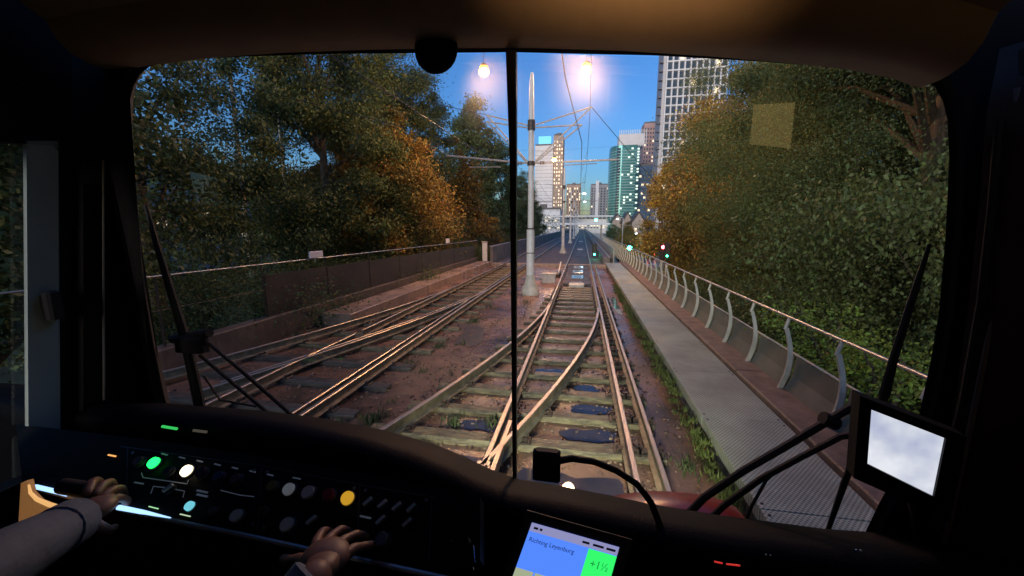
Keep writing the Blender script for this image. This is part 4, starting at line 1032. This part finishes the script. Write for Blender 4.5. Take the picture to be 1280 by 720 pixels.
b = MB(); b.tube([dp(150, 635) + PN * .004, dp(180, 641) + PN * .004, dp(215, 648) + PN * .004], [.0052, .0045, .001], 8); b.build('led_strip', M_led, desk, True)
# front apron below the desk
b = MB(); b.grid([[dp(x, y) + Vector((0, .004, -.004)) for x, y in er], [dp(x, y) + Vector((0, .05, -.08)) for x, y in er], [dp(x, y) + Vector((0, .1, -1.1)) for x, y in er]]); b.build('apron', M_blk, desk)
btns = [(176, 578, .011, (.10, .05, .045), 0), (195, 580, .0125, (.01, .9, .10), 1.2), (213, 590, .010, (.02, .025, .03), 0), (236, 590, .0125, (1.0, .85, .55), 1.2), (254, 592, .0115, (.06, .03, .05), 0), (275, 597, .011, (.03, .05, .12), 0), (297, 600, .011, (.12, .05, .07), 0),
        (240, 634, .0095, (.15, .55, .65), .35), (298, 646, .0125, (.6, .58, .46), .0), (342, 609, .011, (.20, .17, .04), 0), (363, 613, .0125, (.45, .48, .5), .04), (387, 617, .0135, (.6, .58, .50), 0), (412, 620, .0125, (.25, .02, .03), .0), (436, 624, .0135, (.8, .42, .03), .22),
        (361, 657, .0135, (.6, .58, .48), 0), (330, 640, .009, (.05, .04, .02), 0), (268, 640, .008, (.1, .1, .1), 0)]
names = {1: 'round push button glowing green', 3: 'round push button glowing cream', 7: 'small cyan lit push button', 13: 'amber push button', 12: 'dark red push button'}
for i, (px, py, r_, c, e) in enumerate(btns):
    p = dp(px, py); b = MB(); b.disc(p, PN, r_ * 1.22, .005, 24); ring = b.build('button', mat('button_ring', (.16, .16, .17), .3, .6), desk, label=names.get(i))
    b = MB(); b.disc(p + PN * .006, PN, r_, .006, 20)
    b.build('button_cap', mat('button_col_%d' % i, c, .3, emit=c if e else None, es=e, var=.03), ring)
for i, (px, py) in enumerate(((462, 629), (480, 632), (498, 635), (516, 637), (478, 652), (511, 655), (392, 652), (214, 612))):
    p = dp(px, py); b = MB(); b.disc(p, PN, .011, .008, 14); kn = b.build('rotary_switch', M_blk2, desk)
    b = MB(); u = PN.orthogonal().normalized(); v = PN.cross(u)
    b.prism([p + PN * .008 + u * .010 + v * .003, p + PN * .008 + u * .010 - v * .003, p + PN * .008 - u * .010 - v * .003, p + PN * .008 - u * .010 + v * .003], PN * .006); b.build('knob_bar', mat('switch_grey', (.5, .5, .45), .3), kn)
# printed legends
leg = MB(); M_leg = mat('legend_print', (.42, .45, .5), .5, emit=(.5, .6, .8), es=.015, var=.02)
def line(pts, w=.0009):
    for a, c in zip(pts, pts[1:]):
        A, C = dp(*a) + PN * .0006, dp(*c) + PN * .0006; d = (C - A).normalized(); s = d.cross(PN) * w
        leg.prism([A - s, C - s, C + s, A + s], PN * .0004)
line([(177, 591), (179, 597), (207, 601), (234, 605), (236, 600)]); line([(189, 617), (192, 608), (210, 610), (231, 614), (229, 622)]); line([(168, 603), (180, 605)], .0016)
for k in range(7): line([(202 + k * 22, 567 + k * 4.3), (210 + k * 22, 569 + k * 4.3)], .0015)
line([(246, 613), (260, 616)], .002); line([(246, 618), (260, 621)], .002); line([(276, 613), (300, 619), (318, 621)]); line([(366, 597), (376, 599)], .0014); line([(450, 645), (464, 648)], .0018)
leg.build('printed_legend', M_leg, desk)
leg = MB()
for a in ([(160, 560), (158, 622)], [(328, 582), (322, 664)], [(450, 606), (446, 690)], [(540, 622), (536, 706)], [(150, 558), (330, 583), (450, 606), (545, 622)]): line(a, .0012)
leg.build('panel_seam', mat('seam_grey', (.05, .05, .055), .35), desk)
for px, py in ((166, 566), (318, 588), (334, 590), (443, 610), (457, 613), (533, 625), (440, 684), (330, 660), (316, 655)):
    b = MB(); b.disc(dp(px, py), PN, .0035, .0015, 10); b.build('screw_head', mat('screw_grey', (.3, .3, .3), .3, .8), desk)
for (pa, pb, c, e, nm) in (((203, 533), (221, 536), (.05, .75, .15), .5, 'green indicator slit'), ((242, 538), (258, 540), (.3, .26, .2), .12, 'dim cream indicator slit')):
    A, C = D(*pa, .80), D(*pb, .80); A.y = C.y = .775; A = D(*pa, .765); C = D(*pb, .765)
    b = MB(); b.tube([A, C], .0035, 8); b.build('indicator', emis('ind_' + nm[:5], c, e), desk, True, label=nm)
for (a, c, col, e, w) in (((136, 569), (146, 571), (1, .45, .12), .8, .0016), ((187, 633.5), (199, 636.5), (.5, 1, .5), .5, .001), ((226, 643), (239, 646), (.7, .9, .6), .5, .001)):
    b = MB(); A, C = dp(*a) + PN * .002, dp(*c) + PN * .002; s = (C - A).normalized().cross(PN) * w; b.prism([A - s, C - s, C + s, A + s], PN * .001); b.build('indicator', emis('ind%d' % a[0], col, e), desk)
for (px, py) in ((306, 578), (519, 608), (957, 688), (1068, 682)):
    p = D(px, py, .775 if px < 600 else .775); 
    for dx in (-.004, .004): 
        b = MB(); b.ball(p + Vector((dx, -.012, 0)), .0022, n=8, m=6); b.build('screw_head', mat('chrome', (.8, .8, .82), .12, 1.0), desk, True)
for pa, pb in (((893, 702), (903, 704)), ((908, 705), (925, 707))):
    b = MB(); b.tube([D(*pa, .77), D(*pb, .77)], .0016, 6); b.build('indicator', emis('ind_red', (1, .05, .04), .35), desk)
# driver's controller under the left hand, and a lever by the right hand
t = thing('drive_controller', 'dark controller handle on the desk under the left hand', 'lever', dp(128, 618))
p = dp(128, 622); b = MB(); b.tube([p, p + PN * .05], .012, 10); b.build('stem', M_blk2, t, True)
b = MB(); b.tube([p + PN * .055 + Vector((-.05, 0, .0)), p + PN * .055 + Vector((.05, 0, 0))], .016, 12); b.build('grip', M_rub, t, True)
t = thing('round_knob', 'shiny round knob at the fingertips of the right hand', 'knob', dp(480, 676))
p = dp(481, 677); b = MB(); b.tube([p, p + PN * .012, p + PN * .02, p + PN * .024], [.010, .010, .013, .011], 16); b.build('cap', mat('knob_alu', (.6, .56, .48), .25, .9), t, True)
b = MB(); b.disc(p, PN, .016, .004, 18); b.build('collar', M_blk2, t)
# clear plastic holder
t = thing('plastic_holder', 'clear curved plastic cover standing on the desk right of the hand', 'holder', dp(565, 700))
b = MB(); rows = []
for k in range(10):
    a = R(-30 + 20 * k); c = dp(566, 700) + PN * .0
    rows.append([c + Vector((.045 * math.cos(a), .02 * math.sin(a), 0)), c + Vector((.042 * math.cos(a), .02 * math.sin(a), .035)), c + Vector((.03 * math.cos(a), .012 * math.sin(a), .05))])
b.grid(rows); b.build('shell', glass_mat('clear_plastic', (.8, .78, .75), 2.2), t, True)
b = MB(); b.tube([D(562, 675, .62), D(580, 681, .62), D(588, 690, .62), D(592, 712, .62)], .0008, 5); b.build('rim', mat('rim_light', (.5, .45, .4), .2, .5), t)
# pocket at far left; its fabric is given an amber glow of its own
t = thing('side_pocket', 'amber glowing ribbed pocket beside the desk under the left sleeve', 'pocket', (-1.15, .5, 1.5))
pk = [(26, 604), (34, 602), (38, 618), (48, 628), (64, 634), (84, 638), (84, 670), (22, 670)]
b = MB(); b.prism([D(x, y, .56) for x, y in pk], (0, .01, 0)); b.build('fabric', mat('pocket_fabric_glow', (.5, .36, .25), .7, emit=(1, .45, .15), es=.06, var=.4, scale=30), t)
b = MB(); b.tube([D(x, y, .555) for x, y in ((36, 606), (38, 616), (46, 624), (62, 631), (84, 637))], [.002, .003, .004, .0045, .0045], 6); b.build('light_edge', emis('amber_edge', (1.0, .55, .2), .55), t, True)
# ------------------------------------------------------------------ displays
def frame_uv(c0, cu, cv):
    u, v = cu - c0, cv - c0; n = v.cross(u).normalized()
    return (lambda a, c, h=0: c0 + u * a + v * c + n * h), n
def quad(f, a0, c0, a1, c1, h, th=.0006):
    b = MB(); b.prism([f(a0, c0, h), f(a1, c0, h), f(a1, c1, h), f(a0, c1, h)], f(0, 0, th) - f(0, 0, 0)); return b
def text_on(name, s, f, a, c, size, m, parent, h=.0016, shear=0):
    cu = bpy.data.curves.new(name, 'FONT'); cu.body = s; cu.size = size; cu.extrude = .0
    tmp = bpy.data.objects.new(name + '_tmp', cu); scene.collection.objects.link(tmp)
    dg = bpy.context.evaluated_depsgraph_get(); me = bpy.data.meshes.new_from_object(tmp.evaluated_get(dg))
    bpy.data.objects.remove(tmp)
    U = (f(1, 0) - f(0, 0)).normalized(); V = -(f(0, 1) - f(0, 0)).normalized(); o0 = f(a, c, h); po = parent_origin(parent)
    for v in me.vertices: v.co = o0 + U * v.co.x + V * v.co.y - po
    me.materials.clear(); me.materials.append(m); me.name = name
    o = bpy.data.objects.new(name, me); scene.collection.objects.link(o); o.parent = parent; return o
t = thing('information_display', 'driver display with a blue screen and a green field reading +1½', 'display', D(705, 700, .68))
f, n = frame_uv(D(665, 653, .735), D(774, 684, .735), D(632, 745, .66))
b = MB(); b.prism([f(-.10, -.14, -.012), f(1.12, -.14, -.012), f(1.12, 1.1, -.012), f(-.10, 1.1, -.012)], n * .0115); b.build('bezel', M_blk2, t)
quad(f, 0, 0, 1, 1, .0).build('screen', emis('scr_blue', (.075, .21, .86), .80), t)
quad(f, 0, 0, 1, .115, .001).build('title_bar', emis('scr_bar', (.30, .30, .55), .6), t)
quad(f, .69, .125, 1, .60, .001).build('status_field', emis('scr_green', (.03, .78, .13), .82), t)
quad(f, .0, .62, .20, .80, .001).build('key', emis('scr_key', (.45, .5, .33), .55), t)
quad(f, .22, .62, .42, .80, .001).build('key', MATS['scr_key'], t)
quad(f, .0, .82, .20, 1, .001).build('key', MATS['scr_key'], t); quad(f, .22, .82, .42, 1, .001).build('key', MATS['scr_key'], t)
M_txt = mat('screen_text', (.01, .015, .06), .6); M_txg = mat('screen_text_green', (.0, .10, .02), .6)
text_on('text', 'Richting Leyenburg', f, .03, .25, .0125, M_txt, t); text_on('text', '+1½', f, .745, .35, .0205, M_txg, t)
text_on('text', 'minuten', f, .775, .49, .0085, M_txg, t); [quad(f, a, .045, a + w_, .075, .002).build('status_mark', mat('bar_text', (.12, .12, .25), .6), t) for a, w_ in ((.04, .05), (.11, .03), (.60, .08), (.72, .12), (.87, .10))]
t = thing('camera_monitor', 'black framed monitor glowing pale white at the right end of the desk', 'monitor', D(1130, 565, .8))
A, B_, C_, D_ = D(1088, 511, .82), D(1181, 547, .80), D(1166, 620, .80), D(1083, 579, .82)
b = MB(); o1 = [D(1074, 494, .825), D(1207, 545, .80), D(1186, 650, .80), D(1066, 596, .825)]
o2 = [A, B_, C_, D_]
nn = (B_ - A).cross(D_ - A).normalized(); nn = nn if nn.y < 0 else -nn
b.grid([[p - nn * .03 for p in o1], o1, [p + nn * .004 for p in o1], [p + nn * .004 for p in o2], [p - nn * .002 for p in o2]], True); b.add([p - nn * .03 for p in o1], [(0, 1, 2, 3)]); b.build('bezel', M_blk, t)
ms = mat('monitor_picture', (.1, .1, .1), .3); nt = ms.node_tree; pb = nt.nodes['Principled BSDF']
rp = nt.nodes.new('ShaderNodeValToRGB'); tcn = nt.nodes.new('ShaderNodeTexCoord'); nzn = nt.nodes.new('ShaderNodeTexNoise'); nzn.inputs['Scale'].default_value = 14; nzn.inputs['Detail'].default_value = 3
nt.links.new(tcn.outputs['Object'], nzn.inputs[0]); nt.links.new(nzn.outputs[0], rp.inputs[0])
e_ = rp.color_ramp.elements; e_[0].position = .32; e_[0].color = (.38, .42, .58, 1); e_[1].position = .66; e_[1].color = (.72, .74, .80, 1); k_ = e_.new(.5); k_.color = (.55, .58, .68, 1)
nt.links.new(rp.outputs[0], pb.inputs['Emission Color']); pb.inputs['Emission Strength'].default_value = .36
b = MB(); b.add([p - nn * .0015 for p in o2], [(0, 1, 2, 3)]); b.build('screen', ms, t)
b = MB(); b.tube([D(1140, 600, .86), D(1150, 640, .9), D(1160, 700, .96)], .018, 10); b.build('stand', M_blk, t, True)
# gooseneck microphone
t = thing('gooseneck_microphone', 'black boxy microphone on a bent gooseneck in front of the tracks', 'microphone', D(828, 655, .84))
p = D(684, 580, .80); wx = .032
b = MB(); b.bbox(p.x - .0325, p.x + .030, p.y - .012, p.y + .014, p.z - .036, p.z + .034, .005); b.build('head', M_rub, t)
b = MB(); b.tube([p + Vector((.028, 0, .012)), D(715, 573, .80), D(742, 577, .805), D(770, 588, .81), D(796, 605, .82), D(814, 628, .83), D(827, 662, .845)], [.008, .0075, .007, .007, .007, .0075, .008], 10); b.build('neck', M_rub, t, True)
b = MB(); c = D(828, 662, .845); b.tube([c, c + Vector((0, 0, -.02))], [.012, .022], 12); b.build('base', M_rub, t, True)
# ------------------------------------------------------------------ the driver
M_skin = mat('skin', (.19, .10, .07), .5, var=.1, scale=14)
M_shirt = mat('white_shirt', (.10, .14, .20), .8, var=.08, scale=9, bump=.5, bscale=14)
M_trs = mat('dark_trousers', (.02, .022, .035), .85, var=.2)
def skinned(chains, sub=1):
    """chains of (point, radius); the first chain holds the root"""
    out = bpy.data.meshes.new('skin_tmp'); V = []; E_ = []; Rr = []
    for ch in chains:
        for i, (p, r) in enumerate(ch):
            if isinstance(p, int): prev = p; continue
            V.append(tuple(p)); Rr.append(r)
            if i > 0: E_.append((prev, len(V) - 1))
            prev = len(V) - 1
    out.from_pydata(V, E_, []); o = bpy.data.objects.new('skin_tmp', out); scene.collection.objects.link(o)
    md = o.modifiers.new('s', 'SKIN'); ss = o.modifiers.new('u', 'SUBSURF'); ss.levels = sub
    for i, sv in enumerate(out.skin_vertices[0].data):
        r = Rr[i]; sv.radius = r if isinstance(r, tuple) else (r, r); sv.use_root = (i == 0)
    md.use_smooth_shade = True
    dg = bpy.context.evaluated_depsgraph_get(); me = bpy.data.meshes.new_from_object(o.evaluated_get(dg))
    bpy.data.objects.remove(o)
    b = MB(); b.add([v.co.copy() for v in me.vertices], [tuple(p.vertices) for p in me.polygons]); bpy.data.meshes.remove(me)
    return b
drv = thing('person', 'driver in a pale shirt, one hand on the controller and one on a knob', 'person', (-.75, 0, .46))
LW = D(92, 652, .50); LS = D(-12, 712, .36); LE = LW + (LS - LW).normalized() * .27
RW = D(396, 724, .465); RE = Vector((-.52, .22, 1.56)); RE = RW + (RE - RW).normalized() * .26
SL, SR = Vector((-.96, -.06, 1.97)), Vector((-.54, -.06, 1.97))
NK = Vector((-.75, -.05, 2.08)); PV = Vector((-.75, -.12, 1.0 + .42))
body = skinned([[(PV, .13), (Vector((-.75, -.11, 1.62)), .14), (Vector((-.75, -.09, 1.85)), .14), (NK, .058), (Vector((-.75, -.03, 2.17)), .06)],
                [(2, 0), (SL, .06), (SL.lerp(LE, .5), .05), (LE, .042), (LE.lerp(LW, .5), .038), (LW, .027), (LW + (D(118, 640, .545) - LW) * .6, .026)],
                [(2, 0), (SR, .06), (SR.lerp(RE, .5), .05), (RE, .042), (RE.lerp(RW, .5), .038), (RW, .027), (RW + (D(404, 700, .515) - RW) * .6, .027)]], 2)
body.ball((-.75, .0, 2.235), .088, .88, 1.08, 1.28, 20, 14)
body.tube([(-.75, .085, 2.25), (-.75, .115, 2.215), (-.75, .095, 2.205)], [.008, .014, .010], 8)
for s in (-1, 1): body.ball((-.75 + s * .08, .005, 2.235), .03, .3, .6, 1, 8, 6)
def hand(W0, palm, knuckles, fingers, thumb):
    """palm between wrist and knuckles, then each finger its own bent chain rooted inside the palm"""
    body.v += []; pb_ = skinned([[(W0, (.026, .020)), (W0.lerp(palm, .6), (.032, .019)), (palm, (.034, .018))]], 2); body.add(pb_.v, pb_.f)
    body.ball(palm.lerp(W0, .1), .042, 1.0, .95, .50, 20, 12)
    for k, pts in enumerate(fingers):
        root = palm.lerp(W0, .35) + (knuckles[k] - palm) * .6
        ch = [(root, .0105), (knuckles[k], .0108), (knuckles[k].lerp(pts[0], .55), .0085)] + [(p, r) for p, r in zip(pts, (.0092, .0080, .0068))]
        m_ = skinned([ch], 2); body.add(m_.v, m_.f)
    m_ = skinned([[(W0.lerp(palm, .35), .014), (thumb[0], .0125), (thumb[1], .011), (thumb[2], .0088)]], 2); body.add(m_.v, m_.f)
# right hand: fingers reach over the desk, index and middle at the knob
rp_ = D(408, 694, .525)
kn_ = [D(442, 686, .55), D(428, 676, .56), D(411, 673, .56), D(395, 678, .55)]
fg_ = [[D(460, 682, .58), D(471, 681, .597), D(479, 681, .605)],
       [D(445, 668, .59), D(455, 669, .605), D(461, 675, .612)],
       [D(425, 662, .59), D(434, 663, .605), D(440, 669, .612)],
       [D(403, 664, .58), D(411, 664, .597), D(417, 669, .604)]]
hand(RW, rp_, kn_, fg_, [D(376, 700, .515), D(362, 702, .54), D(352, 698, .555)])
# left hand wraps the controller grip
lp_ = D(116, 634, .548)
kn_ = [D(146, 622, .58), D(140, 612, .585), D(128, 606, .58), D(114, 604, .57)]
fg_ = [[D(158, 624, .60), D(160, 634, .605), D(152, 642, .60)],
       [D(152, 610, .605), D(156, 620, .615), D(150, 630, .61)],
       [D(138, 602, .60), D(144, 610, .615), D(140, 620, .61)],
       [D(120, 600, .59), D(128, 606, .60), D(126, 616, .60)]]
hand(LW, lp_, kn_, fg_, [D(124, 660, .54), D(138, 664, .56), D(148, 656, .575)])
body.build('body', M_skin, drv, True)
sh = skinned([[(PV, .15), (Vector((-.75, -.11, 1.62)), .16), (Vector((-.75, -.09, 1.84)), .165), (Vector((-.75, -.05, 2.02)), .085)],
              [(2, 0), (SL, .078), (SL.lerp(LE, .5), .066), (LE, .058), (LE.lerp(LW, .5), .053), (LE.lerp(LW, .86), .044), (LE.lerp(LW, .93), .041)],
              [(2, 0), (SR, .078), (SR.lerp(RE, .5), .066), (RE, .058), (RE.lerp(RW, .5), .051), (RE.lerp(RW, .88), .042), (RE.lerp(RW, .95), .040)]], 2)
for a, w_ in ((LE, LW), (RE, RW)):
    d_ = (w_ - a).normalized(); c_ = a.lerp(w_, .93)
    sh.tube([c_ - d_ * .03, c_ - d_ * .027, c_ + d_ * .018, c_ + d_ * .02], [.041, .0445, .0435, .040], 18)
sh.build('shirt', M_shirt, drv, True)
tr = skinned([[(PV, .15), (Vector((-.64, .02, 1.30)), .10), (Vector((-.60, .30, 1.28)), .075), (Vector((-.60, .38, .95)), .06), (Vector((-.60, .40, .56)), .05)], [(0, 0), (Vector((-.86, .02, 1.30)), .10), (Vector((-.90, .30, 1.28)), .075), (Vector((-.90, .38, .95)), .06), (Vector((-.90, .40, .56)), .05)]], 1)
tr.build('trousers', M_trs, drv, True)
b = MB(); b.ball((-.75, -.018, 2.27), .094, .9, 1.05, 1.12, 18, 10); hv = [Vector(v) for v in b.v]
b.v = [tuple(v if v.y < .05 or v.z > 2.31 else v + Vector((0, -.03, .0))) for v in hv]; b.build('hair', mat('hair', (.06, .045, .035), .8), drv, True)
for s in (-.60, -.90):
    b = MB(); b.bbox(s - .045, s + .045, .34, .58, .462, .53, .03); b.build('shoe', M_rub, drv)
t = thing('driver_seat', 'dark padded seat carrying the driver', 'seat', (-.75, -.15, .46))
b = MB(); b.bbox(-1.0, -.5, -.38, .14, 1.10, 1.20, .04); b.build('seat_cushion', M_trs, t)
b = MB(); b.bbox(-.98, -.52, -.44, -.33, 1.2, 1.95, .04); b.build('backrest', M_trs, t)
b = MB(); b.tube([(-.75, -.15, .46), (-.75, -.15, .5), (-.75, -.15, 1.1)], [.18, .06, .06], 12); b.build('pedestal', M_blk2, t)
# ------------------------------------------------------------------ the tram's own headlights
for xx in (-.95, .50):
    l = bpy.data.lights.new('headlight', 'SPOT'); l.energy = HEAD_W; l.color = (1.0, 1.0, .78); l.spot_size = R(70); l.spot_blend = .9; l.shadow_soft_size = .07
    lo = bpy.data.objects.new('headlight', l); scene.collection.objects.link(lo); lo.location = (xx, 1.75, .62)
    lo.rotation_euler = (Vector((.02, 1, -.07))).to_track_quat('-Z', 'Y').to_euler()
